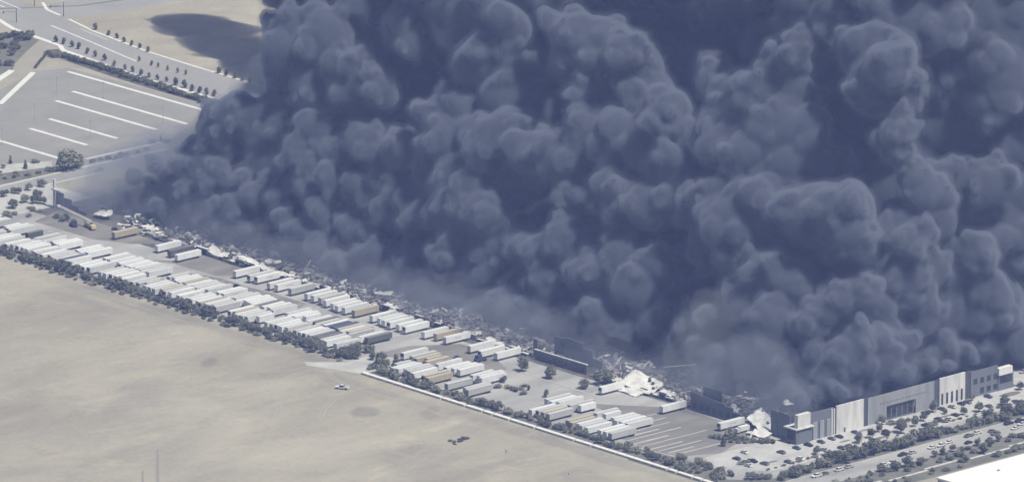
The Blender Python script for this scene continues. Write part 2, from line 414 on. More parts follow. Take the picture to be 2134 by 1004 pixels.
# ---------------------------------------------------------------- fallen panels, beams, rubble
def slab(w, l, t, loc, rot, label, m=None, holes=()):
    o = thing('fallen_panel', label, 'wall panel', loc, 0, 'fallen wall and roof panels')
    o.rotation_euler = rot
    q = random.Random(int(abs(loc[0])*7+abs(loc[1])*3)); nx, ny = max(4, int(w/1.6)), max(3, int(l/1.4))
    ph = [q.uniform(0, 6.3) for _ in range(4)]
    def zed(u, v): return .30*math.sin(u*5+ph[0])*(w/14)+.24*math.sin(v*4+u*3+ph[1])+.16*math.sin(u*11+v*7+ph[2])
    V, F, T_ = [], [], {}
    for s in (1, -1):
        for jj in range(ny+1):
            for ii in range(nx+1):
                u, v = ii/nx, jj/ny
                ex = q.uniform(-.45, .45) if ii in (0, nx) and s == 1 else 0
                ey = q.uniform(-.45, .45) if jj in (0, ny) and s == 1 else 0
                if s == -1: ex, ey = T_[ii, jj]
                else: T_[ii, jj] = (ex, ey)
                V.append((-w/2+w*u+ex, -l/2+l*v+ey, zed(u, v)+s*t/2))
    n1 = (nx+1)*(ny+1); idx = lambda ii, jj: jj*(nx+1)+ii
    gone = {(0, 0), (nx-1, ny-1), (nx-1, 0), (nx//2, ny-1)} if q.random() < .8 else {(0, ny-1)}
    cells = {(ii, jj) for ii in range(nx) for jj in range(ny)}-gone
    for ii, jj in cells:
        a_, b2, c_, d_ = idx(ii, jj), idx(ii+1, jj), idx(ii+1, jj+1), idx(ii, jj+1)
        F += [(a_, b2, c_, d_), (n1+d_, n1+c_, n1+b2, n1+a_)]
        for (p, r, nb_) in ((a_, b2, (ii, jj-1)), (b2, c_, (ii+1, jj)), (c_, d_, (ii, jj+1)), (d_, a_, (ii-1, jj))):
            if nb_ not in cells: F.append((p, n1+p, n1+r, r))
    MB().add(V, F).build('panel', m or BURNT_WHITE, o)
    for (hx, hy) in holes: MB().box(hx-.8, hx+.8, hy-.5, hy+.5, t/2, t/2+.6).build('opening', CHAR, o)
    MB().tube((-w/2, -l/2, -.3), (-w/2+.6, l/2, -.1), .14, .14, 4).build('edge_angle', STEEL, o)
    return o
rd = math.radians
slab(21, 11, .4, (249, -140.5, 4.0), (rd(24), rd(6), rd(4)), 'large white fallen roof sheet leaning beside the grey office block', holes=((5, 2), (8, -1), (2, 3)))
slab(9, 7, .35, (236.5, -143, 2.0), (rd(35), rd(-14), rd(20)), 'small white bent sheet between the round tree and the large fallen sheet')
slab(16, 5, .35, (247, -148.0, 1.0), (rd(10), rd(3), rd(-2)), 'narrow white sheet lying at the foot of the large fallen sheet')
slab(15, 9, .4, (338.5, -145.5, 4.8), (rd(26), rd(20), rd(-12)), 'white tilted wall panel with a torn opening near the corner tower', holes=((3, 1.5),))
slab(6, 6, .4, (330.5, -141.5, 6.2), (rd(20), rd(-30), rd(40)), 'white square panel tipped above the end dock trailer')
slab(9, 6, .35, (344.5, -152.5, 1.6), (rd(12), rd(8), rd(10)), 'white sheet flat on the yard beside the corner planting')
slab(30, 3.4, .35, (-46, -134.5, 3.2), (rd(22), rd(2), rd(-2)), 'longest white strip of fallen wall along the western docks')
slab(13, 4.0, .3, (-22, -136, 2.8), (rd(12), rd(-4), rd(3)), 'white buckled sheet at the end of the long fallen strip')
slab(16, 5, .3, (-78, -133, 2.6), (rd(18), rd(5), rd(-5)), 'pale crumpled sheet behind the western dock trailers')
slab(10, 4, .3, (-136, -128.5, 3.0), (rd(15), rd(3), rd(4)), 'pale curled sheet behind the tan dock trailer')
slab(12, 6, .3, (-177, -127, 2.6), (rd(16), rd(-8), rd(6)), 'bright white torn canopy beside the ladder truck')
slab(12, 4, .3, (142, -141, 2.6), (rd(14), rd(4), rd(6)), 'white flat sheet over the docks near the office block')
slab(18, 4, .3, (120, -138, 2.3), (rd(12), rd(-6), rd(-3)), 'grey white strip of roof behind the middle dock trailers')
slab(10, 4, .3, (268, -141.5, 3.2), (rd(16), rd(5), rd(2)), 'white sheet propped on the charred dock wall')
slab(8, 3, .3, (60, -136, 3.0), (rd(22), rd(9), rd(14)), 'white rounded sheet behind the tan trailer at the docks')
slab(6, 3, .3, (338, -128, 10.5), (rd(14), rd(4), rd(8)), 'small white scrap hanging high near the corner tower')

q_ = random.Random(77)
for i in range(18):
    x = -120+i*25.5+q_.uniform(-6, 6)
    if 164 < x < 214: continue
    slab(q_.uniform(4, 9), q_.uniform(2.5, 5), .3, (x, front(x)+q_.uniform(5, 17), q_.uniform(1.5, 3.6)), (rd(q_.uniform(5, 30)), rd(q_.uniform(-15, 15)), rd(q_.uniform(-60, 60))), f'torn sheet half buried in the rubble behind the docks, {ORD(i+1)} from the west', (BURNT_WHITE, STEEL, BURNT_WHITE)[i % 3])

def beams(name, label, segs, m=STEEL, r=.28, cat='steelwork'):
    a0 = Vector(segs[0][0]); a0.z = 0
    o = thing(name, label, cat, a0)
    for a, b in segs: MB().tube(Vector(a)-a0, Vector(b)-a0, r, r*.85, 4).build('beam', m, o)
    return o
beams('pipe_gantry', 'buckled pale pipe frame standing beside the large fallen sheet',
      [((254, -131, 0), (253, -131, 11)), ((253, -131, 11), (268, -123, 14)), ((268, -123, 14), (268.4, -123, 7)), ((268.4, -123, 7), (268.6, -123, 0)), ((260, -127, 12.4), (260, -127, 0)), ((254, -131, 4), (247, -133, 1))], r=.3)
beams('leaning_column', 'pale steel column leaning out of the rubble by the western docks', [((-17.5, -131, 0), (-12.5, -127.5, 10.5))], mat('pale_steel', (.55, .55, .55), .6, .5, .5, (.3, .3, .3)), .5)
beams('steel_post', 'thin upright post behind the eastern dock trailers', [((160, -131, 0), (160, -131, 9))], r=.25)
beams('steel_post', 'short upright post beside the pale pipe frame', [((276, -136, 0), (276, -136, 8))], r=.25)
beams('post_cluster', 'faint square of thin posts inside the smoke behind the corner tower',
      [((322, -100, 0), (322, -100, 13)), ((338, -88, 0), (338, -88, 13)), ((322, -100, 13), (330, -94, 15))], r=.25)
beams('girder_heap', 'twisted girders heaped above the middle docks',
      [((104, -131, 0), (110, -128, 8)), ((110, -128, 8), (118, -127, 6)), ((106, -129, 5), (116, -126, 8.5)), ((112, -130, 2), (114, -127, 9)), ((100, -131, 3), (112, -127, 5)), ((116, -127, 8), (120, -129, 1))], r=.33)

def rubble(name, n, region, sizes, seed, m, label):
    r_ = random.Random(seed); b = MB()
    for i in range(n):
        x = r_.uniform(*region[0]); y = front(x)+region[1][0]+abs(r_.gauss(0, 1))*region[1][1]
        if 168 < x < 212 and y < -131: continue
        s = r_.uniform(*sizes); z = r_.uniform(.1, .5)+max(0, r_.gauss(.3, .8))
        mt = Matrix.Translation((x, y, z)) @ Matrix.Rotation(r_.uniform(0, 6.3), 4, 'Z') @ Matrix.Rotation(r_.gauss(0, .45), 4, 'X') @ Matrix.Rotation(r_.gauss(0, .35), 4, 'Y')
        if r_.random() < .45: b.box(-s*1.6, s*1.6, -.16, .16, -.16, .16, mt)
        else: b.box(-s, s, -s*.5, s*.5, -.06, .06, mt)
    o = b.build(name, m); tag(o, label, 'rubble', None, 'stuff'); return o
rubble('rubble', 2600, ((-150, 345), (2, 17)), (.5, 2.3), 3, STEEL, 'grey twisted metal scrap strewn along the burnt docks')
rubble('rubble', 1500, ((-150, 345), (1.5, 15)), (.5, 2.2), 4, BURNT_WHITE, 'pale broken sheet scraps strewn along the burnt docks')
rubble('rubble', 1300, ((-160, 345), (.5, 18)), (.6, 2.2), 5, CHAR, 'black charred remains covering the warehouse floor')
for k, (cx, cy) in enumerate(((110, -128), (300, -118), (325, -95), (-110, -122), (92, -130), (-150, -120))):
    r_ = random.Random(40+k); b = MB()
    for i in range(90):
        s = r_.uniform(.4, 1.6)
        mt = Matrix.Translation((cx+r_.gauss(0, 7), cy+r_.gauss(0, 3), abs(r_.gauss(0, 2.2))+.2)) @ Matrix.Rotation(r_.uniform(0, 6.3), 4, 'Z') @ Matrix.Rotation(r_.gauss(0, .7), 4, 'X')
        b.box(-s*1.3, s*1.3, -s*.35, s*.35, -.08, .08, mt)
    tag(b.build('rubble', (STEEL, BURNT_WHITE)[k % 2]), ('grey heap of twisted sheet metal above the middle docks', 'pale heap of scraps in the thin smoke behind the eastern docks', 'grey heap of scraps glimpsed through a gap in the smoke', 'pale heap of scraps behind the western docks', 'grey heap beside the twisted girders', 'pale heap near the ladder truck')[k], 'rubble', None, 'stuff')
# ---------------------------------------------------------------- trailers
TYRE = mat('tyre_rubber', (.03, .03, .03), .9)
CHASSIS = mat('chassis_steel', (.07, .07, .075), .7)
TRAILER_COLOURS = {
    'white': ((.66, .68, .71), (.62, .635, .665)), 'grey': ((.40, .41, .43), (.48, .48, .49)), 'tan': ((.38, .345, .285), (.44, .41, .355)),
    'blue': ((.07, .09, .16), (.10, .12, .18)), 'charcoal': ((.10, .105, .115), (.17, .17, .18)), 'silver': ((.55, .565, .59), (.50, .51, .535))}
TL_, TW_ = 16.1, 2.6
def trailer_meshes():
    d = {}
    for c, (side, top) in TRAILER_COLOURS.items():
        ms = mat('trailer_side_'+c, side, .6, .35, .5, tuple(v*.7 for v in side), (1, 1, .4), .3, .08)
        mr = mat('trailer_roof_'+c, top, .6, .45, .25, tuple(v*.72 for v in top), (1, .35, 1), .3, .10)
        b = MB().box(-TW_/2, TW_/2, -TL_/2, TL_/2, 1.15, 4.02)
        for k in range(12):                                  # side posts
            y = -TL_/2+.7+k*(TL_-1.4)/11
            for s in (-1, 1): b.box(s*TW_/2-.02, s*TW_/2+.03, y-.05, y+.05, 1.3, 3.9)
        d[c, 'cargo_box'] = b.mesh('cargo_box', ms)
        d[c, 'roof'] = MB().box(-TW_/2+.04, TW_/2-.04, -TL_/2+.04, TL_/2-.04, 4.023, 4.1).mesh('roof', mr)
        b = MB()
        for s in (-1, 1): b.box(min(s*.04, s*1.24), max(s*.04, s*1.24), TL_/2+.005, TL_/2+.06, 1.25, 3.95)
        d[c, 'rear_door'] = b.mesh('rear_door', ms)
    b = MB().box(-.9, .9, 3.6, 7.2, .75, 1.14)
    for y in (4.6, 5.95):
        for s in (-1, 1): b.tube((s*.72, y, .52), (s*1.24, y, .52), .52, .52, 10)
    d['bogie'] = b.mesh('bogie', TYRE)
    b = MB()
    for s in (-1, 1): b.box(s*.75-.07, s*.75+.07, -4.6, -4.4, .05, 1.14); b.box(s*.75-.2, s*.75+.2, -4.7, -4.3, 0, .06)
    b.box(-.8, .8, -4.55, -4.45, .7, .8)
    d['landing_gear'] = b.mesh('landing_gear', CHASSIS)
    d['nose_unit'] = MB().box(-.85, .85, -TL_/2-.45, -TL_/2-.005, 2.3, 3.8).mesh('cooling_unit', CHASSIS)
    d['mark'] = MB().box(TW_/2+.035, TW_/2+.045, -2.2, 2.0, 2.5, 3.1).mesh('side_marking', mat('faded_blue_grey_print', (.36, .39, .46), .6, .9, 1.5, (.58, .60, .62)))
    return d
TM = trailer_meshes()
def trailer(x, y, colour, label, group, rz=0.0, cooler=False, marked=False):
    o = thing('semi_trailer', label, 'trailer', (x, y, .03), rz, group)
    for n in ('cargo_box', 'roof', 'rear_door'): put(n, TM[colour, n], o)
    put('bogie', TM['bogie'], o); put('landing_gear', TM['landing_gear'], o)
    if cooler: put('cooling_unit', TM['nose_unit'], o)
    if marked: put('side_marking', TM['mark'], o)
    return o
def pick(r_): return r_.choices(('white', 'silver', 'grey', 'tan', 'charcoal', 'blue'), (58, 24, 11, 3, 3, 1))[0]
r_ = random.Random(21)
def row(x0, x1, yc, step, group, where, gaps, special, every=1.0):
    xs = []; x = x0
    while x <= x1:
        xs.append(x); x += step*r_.uniform(.97, 1.03)
    xs = [x for x in xs if not any(a < x < b for a, b in gaps) and r_.random() < every]
    for i, x in enumerate(reversed(xs)):
        c = pick(r_); ln = r_.choices((1, .9, .62), (84, 10, 6))[0]
        for (a, b, cc) in special:
            if a < x < b: c = cc
        t_ = trailer(x, yc+r_.uniform(-1.3, 1.3), c, f'{c} box trailer in {where}, {ORD(i+1)} from its eastern end', group, rd(r_.uniform(-.9, .9)), r_.random() < .25, r_.random() < .12)
        t_.scale = (1, ln, r_.choice((1, 1, 1, .95)))
row(-203, 96, -197.4, 3.55, 'trailers in the hedge-side row', 'the row against the hedge', ((-146, -141), (-92, -88.5), (-31, -28), (36, 40), (58, 61)), ((-9, -5, 'tan'), (60, 64, 'silver')), .86)
row(-216, 98, -179.6, 3.55, 'trailers in the yard-side row', 'the yard-side row', ((-196, -190), (-158, -154), (-116, -110), (-60, -56), (-22, -17), (28, 35)), ((-173, -168, 'charcoal'), (66, 74, 'blue'), (80, 84, 'tan'), (-104, -98, 'silver')), .82)
row(142, 203, -203.6, 3.6, 'trailers by the driveway', 'the southern row by the driveway', ((160, 167), (176, 182), (192, 196)), ((164, 171, 'tan'), (150, 154, 'silver'), (153, 157, 'grey')), .97)
row(130, 190, -184.4, 3.7, 'trailers by the driveway', 'the northern row by the driveway', ((130, 137), (150, 154), (160, 163), (171, 178)), ((140, 149, 'tan'),), .95)
row(246, 304, -204.4, 3.7, 'trailers in the eastern stalls', 'the southern row of the eastern stalls', ((258, 266), (288, 291)), ((268, 271, 'grey'),), .95)
row(238, 296, -186.6, 3.8, 'trailers in the eastern stalls', 'the northern row of the eastern stalls', ((248, 252), (259, 270), (278, 281)), ((252, 255, 'grey'),), .95)
DOCK = [(-141.7,-151.0,'tan'), (-106.8,-151.7,'white'), (-95.1,-152.9,'charcoal'), (-86.4,-155.7,'white'), (-42.4,-154.1,'white'), (-31.3,-154.1,'silver'), (-26.7,-153.1,'white'), (-13.5,-156.2,'white'), (-8.4,-155.6,'white'), (1.3,-154.9,'grey'), (14.3,-155.3,'white'), (19.3,-155.4,'white'), (25.1,-155.5,'grey'), (30.1,-156.7,'white'), (37.3,-158.1,'white'), (41.7,-158.9,'white'), (46.6,-158.6,'white'), (54.0,-158.4,'tan'), (67.3,-158.3,'white'), (73.6,-158.8,'white'), (77.6,-159.5,'white'), (82.2,-159.9,'white'), (88.6,-159.5,'white'), (93.5,-159.7,'white'), (107.2,-159.1,'white'), (113.6,-156.8,'tan'), (121.6,-157.6,'white'), (141.3,-159.3,'white'), (151.6,-161.5,'white'), (159.9,-158.2,'white'), (239.1,-161.2,'white'), (283.6,-162.1,'white'), (323.4,-161.4,'white')]
for i, (x, y, c) in enumerate(DOCK):
    w = {30: f'white box trailer backed to the docks beside the big round tree', 31: 'white box trailer backed to the docks at the dark standing wall', 32: 'white box trailer backed to the docks nearest the corner tower', 0: 'tan box trailer alone at the western docks near the ladder truck'}.get(i, f'{c} box trailer backed to the docks, {ORD(i+1)} from the ladder truck')
    trailer(x+1.3, y+TL_/2, c, w, 'trailers backed up to the docks', rd(r_.uniform(-.8, .8)), r_.random() < .3, i in (6, 8, 18, 20, 26, 32))
b_ = thing('box_truck', 'short white box body beside the trailer nearest the corner tower', 'truck', (333.5, -153.5, .03))
MB().box(-1.2, 1.2, -3, 3.2, 1.0, 3.2).build('cargo_box', bpy.data.materials['trailer_side_white'], b_)
MB().box(-1.15, 1.15, -4.9, -3.1, .7, 2.6).build('cab', bpy.data.materials['trailer_side_silver'], b_)
for y in (-4, 2): MB().tube((-1.2, y, .5), (1.2, y, .5), .5, .5, 10).build('wheel', TYRE, b_)

def tractor(x, y, rz, m, label):
    o = thing('truck_tractor', label, 'truck', (x, y, .03), rz, 'tractor units in the yard')
    MB().box(-1.2, 1.2, -3.2, -.9, .9, 3.4).box(-1.15, 1.15, -4.1, -3.2, .7, 2.0).box(-1.15, 1.15, -.9, -.4, 1.0, 3.7).build('cab', m, o)
    MB().box(-1.1, 1.1, -3.28, -3.21, 2.1, 3.1).build('windscreen', GLASS, o)
    MB().box(-.5, .5, -.4, 3.0, .8, 1.05).build('chassis', CHASSIS, o)
    for y2 in (-3.3, 1.2, 2.4): MB().tube((-1.2, y2, .5), (1.2, y2, .5), .5, .5, 10).build('wheel', TYRE, o)
CABM = mat('dark_blue_cab', (.05, .07, .14), .4, spec=.5)
CABW = mat('white_cab', (.6, .6, .6), .4, spec=.5)
tractor(156.5, -163.5, .06, CABM, 'dark blue tractor unit between the last trailers before the office block')
tractor(150.4, -173.5, .4, CABM, 'dark blue tractor unit parked loose near the office block')
tractor(-176, -148.5, 1.2, CABM, 'dark tractor unit behind the ladder truck')
tractor(-154, -137, 1.9, CABW, 'white tractor unit near the tan dock trailer')
tractor(343, -158, .5, CABW, 'white tractor unit facing the corner planting')

# ladder truck at the west end
lt = thing('ladder_truck', 'yellowish fire truck with its long ladder raised beside the burnt wall', 'fire truck', (-166, -145, .03), rd(72))
YEL = mat('pale_yellow_truck_paint', (.55, .47, .32), .5, .4, .6, (.4, .36, .28))
MB().box(-1.25, 1.25, -5.0, 3.4, .8, 2.5).build('body', YEL, lt)
MB().box(-1.25, 1.25, 3.45, 5.6, .7, 3.0).build('cab', CABW, lt)
MB().box(-1.15, 1.15, 5.6, 5.66, 1.7, 2.7).build('windscreen', GLASS, lt)
for y in (-3.4, -2.2, 4.4): MB().tube((-1.25, y, .55), (1.25, y, .55), .55, .55, 10).build('wheel', TYRE, lt)
MB().tube((0, -1, 2.5), (0, -1, 3.4), 1.0, .8, 10).build('turntable', CHASSIS, lt)
lad = MB(); A_, B_ = Vector((0, -1, 3.4)), Matrix.Rotation(-rd(72), 4, 'Z') @ (Vector((-193, -144, 6.2))-Vector((-166, -145, 0)))
dv = (B_-A_).normalized(); sd = dv.cross(Vector((0, 0, 1))).normalized()*.55
for s in (-1, 1):
    lad.tube(A_+sd*s, B_+sd*s, .26, .2, 4); lad.tube(A_+sd*s+Vector((0, 0, .8)), B_+sd*s+Vector((0, 0, .7)), .18, .14, 4)
for k in range(40):
    p = A_+(B_-A_)*(k/39); lad.tube(p-sd, p+sd, .06, .06, 4); lad.tube(p+sd, p+sd+Vector((0, 0, .75)), .05, .05, 4)
lad.build('ladder', mat('ladder_metal', (.72, .70, .64), .5, .4, 1, (.45, .44, .42)), lt)
MB().box(B_.x-.8, B_.x+.8, B_.y-.7, B_.y+.7, B_.z-.3, B_.z+.7).build('basket', CABW, lt)

# ---------------------------------------------------------------- vegetation
def leaf_mat(name, c):
    m = mat(name, c, .9, .8, .9, tuple(v*1.7 for v in c), each=.28, spec=.15)
    return m
LEAF = leaf_mat('dusty_green_leaves', (.142, .150, .122)); LEAF2 = leaf_mat('dark_green_leaves', (.112, .122, .100)); LEAF3 = leaf_mat('grey_green_leaves', (.18, .184, .155))
BARK = mat('bark', (.12, .095, .07), .95, .7, 2, (.2, .17, .13))
def crown_mesh(name, kind, seed, m):
    rng = np.random.RandomState(seed)
    lobes = []
    if kind == 'round':
        lobes = [((0, 0, .60), .33)]+[((.26*math.cos(a), .26*math.sin(a), .55+.17*rng.uniform(-1, 1)), rng.uniform(.17, .26)) for a in rng.uniform(0, 6.28, 6)]+[((.08, -.05, .80), .2)]
    elif kind == 'wide':
        lobes = [((.42*math.cos(a)*rng.uniform(.4, 1), .42*math.sin(a)*rng.uniform(.4, 1), rng.uniform(.36, .74)), rng.uniform(.2, .32)) for a in rng.uniform(0, 6.28, 11)]
    elif kind == 'cypress':
        lobes = [((0, 0, z), .17*(1.05-z)+.03) for z in (.15, .28, .4, .52, .64, .76, .87, .95)]
    elif kind == 'oval':
        lobes = [((rng.uniform(-.08, .08), rng.uniform(-.08, .08), z), .25*math.sin(math.pi*(z*.85+.1))) for z in (.3, .42, .55, .68, .8, .9)]
    elif kind == 'bush':
        lobes = [((.5*math.cos(a)*rng.uniform(.2, 1), .5*math.sin(a)*rng.uniform(.2, 1), rng.uniform(.25, .6)), rng.uniform(.26, .42)) for a in rng.uniform(0, 6.28, 8)]
    n_tot = {'round': 560, 'wide': 720, 'cypress': 300, 'oval': 420, 'bush': 380}[kind]
    wts = np.array([l[1]**2 for l in lobes]); wts /= wts.sum()
    v, f = [], []
    for li, (c, r) in enumerate(lobes):
        for _ in range(int(n_tot*wts[li])+1):
            d = rng.normal(size=3); d /= np.linalg.norm(d)
            rad = r*rng.uniform(.55, 1.05) if rng.rand() < .8 else r*rng.uniform(.2, 1.2)
            p = np.array(c)+d*rad
            if p[2] < .06: p[2] = .06+rng.rand()*.05
            s = rng.uniform(.035, .085) if kind != 'bush' else rng.uniform(.06, .13)
            n_ = d+rng.normal(size=3)*.6; n_ /= np.linalg.norm(n_)
            t = np.cross(n_, rng.normal(size=3)); t /= np.linalg.norm(t)+1e-6; u_ = np.cross(n_, t)
            k = len(v)
            v += [tuple(p+t*s), tuple(p+u_*s*.7+n_*s*.2), tuple(p-t*s), tuple(p-u_*s*.7+n_*s*.2)]
            f.append((k, k+1, k+2, k+3))
    # inner twigs keep the middle from being empty
    for c, r in lobes:
        k = len(v); q = r*.62
        v += [(c[0]+q, c[1], c[2]), (c[0]-q, c[1], c[2]), (c[0], c[1]+q, c[2]), (c[0], c[1]-q, c[2]), (c[0], c[1], c[2]+q), (c[0], c[1], max(.05, c[2]-q))]
        f += [tuple(i+k for i in t) for t in ((0, 2, 4), (2, 1, 4), (1, 3, 4), (3, 0, 4), (2, 0, 5), (1, 2, 5), (3, 1, 5), (0, 3, 5))]
    me = bpy.data.meshes.new(name); me.from_pydata(v, [], f); me.materials.append(m); me.update()
    return me
def trunk_mesh(kind):
    b = MB().tube((0, 0, -.02), (.01, .01, .3), .03, .02, 6).tube((.01, .01, .28), (0, 0, .6), .02, .008, 5)
    if kind in ('round', 'wide'):
        for a in (0.3, 2.2, 4.4): b.tube((.01, .01, .28), (.2*math.cos(a), .2*math.sin(a), .55), .013, .005, 4)
    return b.mesh('trunk', BARK)
CROWN = {k: [crown_mesh('crown', k, 10*i+j, m) for j, m in enumerate((LEAF, LEAF2, LEAF, LEAF3))] for i, k in enumerate(('round', 'wide', 'cypress', 'oval', 'bush'))}
TRUNK = {k: trunk_mesh(k) for k in CROWN}
tr = random.Random(5)
def tree(x, y, h, label, group, kind='round', w=1.0, tone=None, z=.01):
    nm, cat = ('shrub', 'shrub') if kind == 'bush' else ('tree', 'tree')
    o = thing(nm, label, cat, (x, y, z), tr.uniform(0, 6.28), group, (h*w, h*w, h))
    put('crown', CROWN[kind][tr.randrange(4) if tone is None else tone], o); put('trunk', TRUNK[kind], o)
    return o
# the hedge between the trailers and the field
x = -205.0; i = 0; HE = []
while x < 112:
    big = tr.random()
    h = tr.uniform(2.6, 4.6) if big < .5 else (tr.uniform(4.6, 6.6) if big < .82 else tr.uniform(6.6, 8.6))
    if x < -140: h *= .75
    h *= .8
    HE.append((x, -210.0+tr.uniform(-1.3, 1.0), h)); x += h*tr.uniform(.7, 1.1)
for i, (x, y, h) in enumerate(reversed(HE)):
    tree(x, y, h, f'bushy dark tree in the hedge beside the trailers, {ORD(i+1)} from the driveway', 'trees of the long hedge', 'wide', tr.uniform(.95, 1.3), tr.choice((0, 1, 1, 2)))
i = 0
for k in range(46):
    x = -205+k*7+tr.uniform(-2, 2)
    if x > 112: break
    tree(x, -214.2+tr.uniform(-1, .6), tr.uniform(1.2, 2.4), f'low shrub at the field foot of the hedge, {ORD(k+1)} from the west', 'low shrubs under the long hedge', 'bush', tr.uniform(1.1, 1.7))
# driveway corner
for (x, y, h, k, l) in ((110, -205.5, 6.2, 'wide', 'rounded dense tree at the western corner of the driveway'), (105, -207.5, 5.6, 'wide', 'rounded dense tree just west of the driveway corner tree'),
        (118, -201, 4.2, 'round', 'thin pale tree at the inner end of the driveway'), (122, -198, 4.6, 'round', 'second thin pale tree at the inner end of the driveway'),
        (131.5, -209.5, 8.0, 'cypress', 'tall dark cypress at the eastern corner of the driveway'), (137.5, -203.0, 7.4, 'cypress', 'tall dark cypress beside the southern trailer row'),
        (133.5, -207, 5.2, 'wide', 'low bushy tree between the two cypresses'), (130, -213, 3.4, 'bush', 'dark bush at the start of the white wall'),
        (103, -199, 6.0, 'wide', 'broad tree past the last trailer of the hedge row'), (107, -194, 5.0, 'wide', 'broad tree at the yard end of the last trailer')):
    tree(x, y, h, l, 'planting round the driveway', k, 1.6 if k == 'cypress' else 1.15)
# belt behind the white wall
VB = []; x = 140.0
while x < 346:
    VB.append((x, -216.2+tr.uniform(-2.2, 2.2), tr.uniform(2.6, 5.6))); x += tr.uniform(2.6, 4.8)
for i, (x, y, h) in enumerate(VB):
    k = tr.choice(('wide', 'wide', 'bush', 'round'))
    tree(x, y, h*(.62 if k == 'bush' else 1), f'{"shrub" if k == "bush" else "leafy tree"} in the belt behind the white wall, {ORD(i+1)} from the driveway', 'planting belt behind the white wall', k, tr.uniform(.9, 1.35))
# plant bed at the eastern yard end
for i, (x, y, h, k) in enumerate(sorted((346+tr.uniform(0, 38), -214+tr.uniform(-9, 7), tr.uniform(1.6, 4.4), tr.choice(('bush', 'bush', 'round', 'wide'))) for _ in range(32))):
    tree(x, y, h, f'small {"shrub" if k == "bush" else "tree"} in the corner verge by the road, {ORD(i+1)} from the yard side', 'planting of the corner verge', k, 1.1)
YARD = ((183.1,-160.8,7.5,'round'), (202.3,-158.8,7,'round'), (226.3,-158.9,5.5,'wide'), (227.9,-147.2,8.5,'wide'), (192.3,-181.0,4,'round'), (225.0,-182.9,4.2,'oval'), (206.6,-186.8,2.6,'bush'), (210.6,-181.2,2.8,'oval'), (197, -189, 2.2, 'bush'), (201, -186, 2.0, 'bush'), (207, -183, 1.6, 'bush'), (214, -188, 2.0, 'bush'), (204, -178, 1.6, 'bush'), (190, -190, 2.4, 'bush'), (186, -193, 2.6, 'bush'), (183, -196, 2.8, 'bush'))
NAMES = ('round tree in the pale yard west of the other office trees', 'round tree in the pale yard before the office block', 'squat tree beside the trailer near the large fallen sheet', 'large dense tree against the large fallen sheet', 'little round tree at the western end of the empty stalls', 'little oval tree beside the eastern stalls', 'bush in the middle island of the empty stalls', 'sapling in the middle island of the empty stalls')
for i, (x, y, h, k) in enumerate(YARD):
    tree(x, y, h, NAMES[i] if i < len(NAMES) else f'low island bush among the empty stalls, {ORD(i-7)} counted from the east', 'planting in the truck yard', k, 1.0 if k != 'bush' else 1.7)
# corner planting by the tower
for i in range(22):
    a = i/21
    x, y = (330+a*27, -172+a*16) if i < 13 else (357-(i-13)*2.0, -156-(i-13)*2.1)
    tree(x+tr.uniform(-1, 1), y+tr.uniform(-1, 1), tr.uniform(1.4, 3.0), f'shrub in the angled bed below the corner tower, {ORD(i+1)} from the trailer side', 'angled bed below the tower', 'bush', 1.2)
for i, (x, y, h) in enumerate(((344.5, -177.5, 5.5), (341.2, -166, 4.0), (337, -168, 4.2), (334.5, -163, 5))):
    tree(x, y, h, ('slim cypress at the tip of the angled bed', 'small cypress midway along the angled bed', 'feathery tree midway along the angled bed', 'feathery tree by the short box truck')[i], 'angled bed below the tower', 'cypress' if i < 2 else 'oval', 1.2)
EAST = ((384.6,-153.5,4.5), (384.2,-125.1,5.5), (383.3,-115.2,5.5), (378.2,-105.0,4.2), (369.0,-95.0,5), (385.6,-98.1,7.5), (382.3,-86.0,4.5), (378.9,-76.1,5), (370.4,-61.4,6.0), (384.2,-54.4,4.5), (376.9,-60.0,3), (385.8,-45.2,5.5), (386.1,-27.6,5.5), (369.6,-34.2,4.2), (372,-3,4.5), (400.1,-53.0,6.5), (401.7,-41.4,7.5), (400.8,-31.3,7), (395.5,-57.9,3.4))
for i, (x, y, h) in enumerate(sorted(EAST, key=lambda t: t[1])): tree(x, y, h, f'round parking tree before the pale facade, {ORD(i+1)} from the corner tower', 'parking trees before the facade', 'round', tr.uniform(.95, 1.15), tr.choice((0, 1, 2)))
for i, (y, x) in enumerate(sorted(((-189+tr.uniform(-4, 4), 372+tr.uniform(-1, 1)) if k < 8 else ((-84+tr.uniform(-9, 9), 373+tr.uniform(-2, 2)) if k < 18 else (-76+tr.uniform(-6, 6), 384+tr.uniform(-2, 2)))) for k in range(24))):
    tree(x, y, tr.uniform(.9, 1.8), f'low shrub in a parking island before the facade, {ORD(i+1)} from the corner verge', 'shrubs in the parking islands', 'bush', 1.5)
for i in range(34):
    tree(387.6+tr.uniform(-.6, .6), -190+i*5.4+tr.uniform(-1, 1), tr.uniform(.7, 1.5), f'low shrub along the parking kerb, {ORD(i+1)} from the corner verge', 'kerb shrubs', 'bush', 1.6)
y = -206.0; i = 0
while y < -18:
    h = tr.uniform(4.4, 7.6) if -172 < y < -92 else tr.uniform(2.6, 5.2)
    tree(402.5+tr.uniform(-2.4, 2.2)-max(0, -196-y)*.9, y, h, f'tree in the strip between lane and road, {ORD(i+1)} from the corner verge', 'trees between lane and road', tr.choice(('wide', 'wide', 'oval')), tr.uniform(1.0, 1.3)); i += 1
    y += h*tr.uniform(.5, .85)
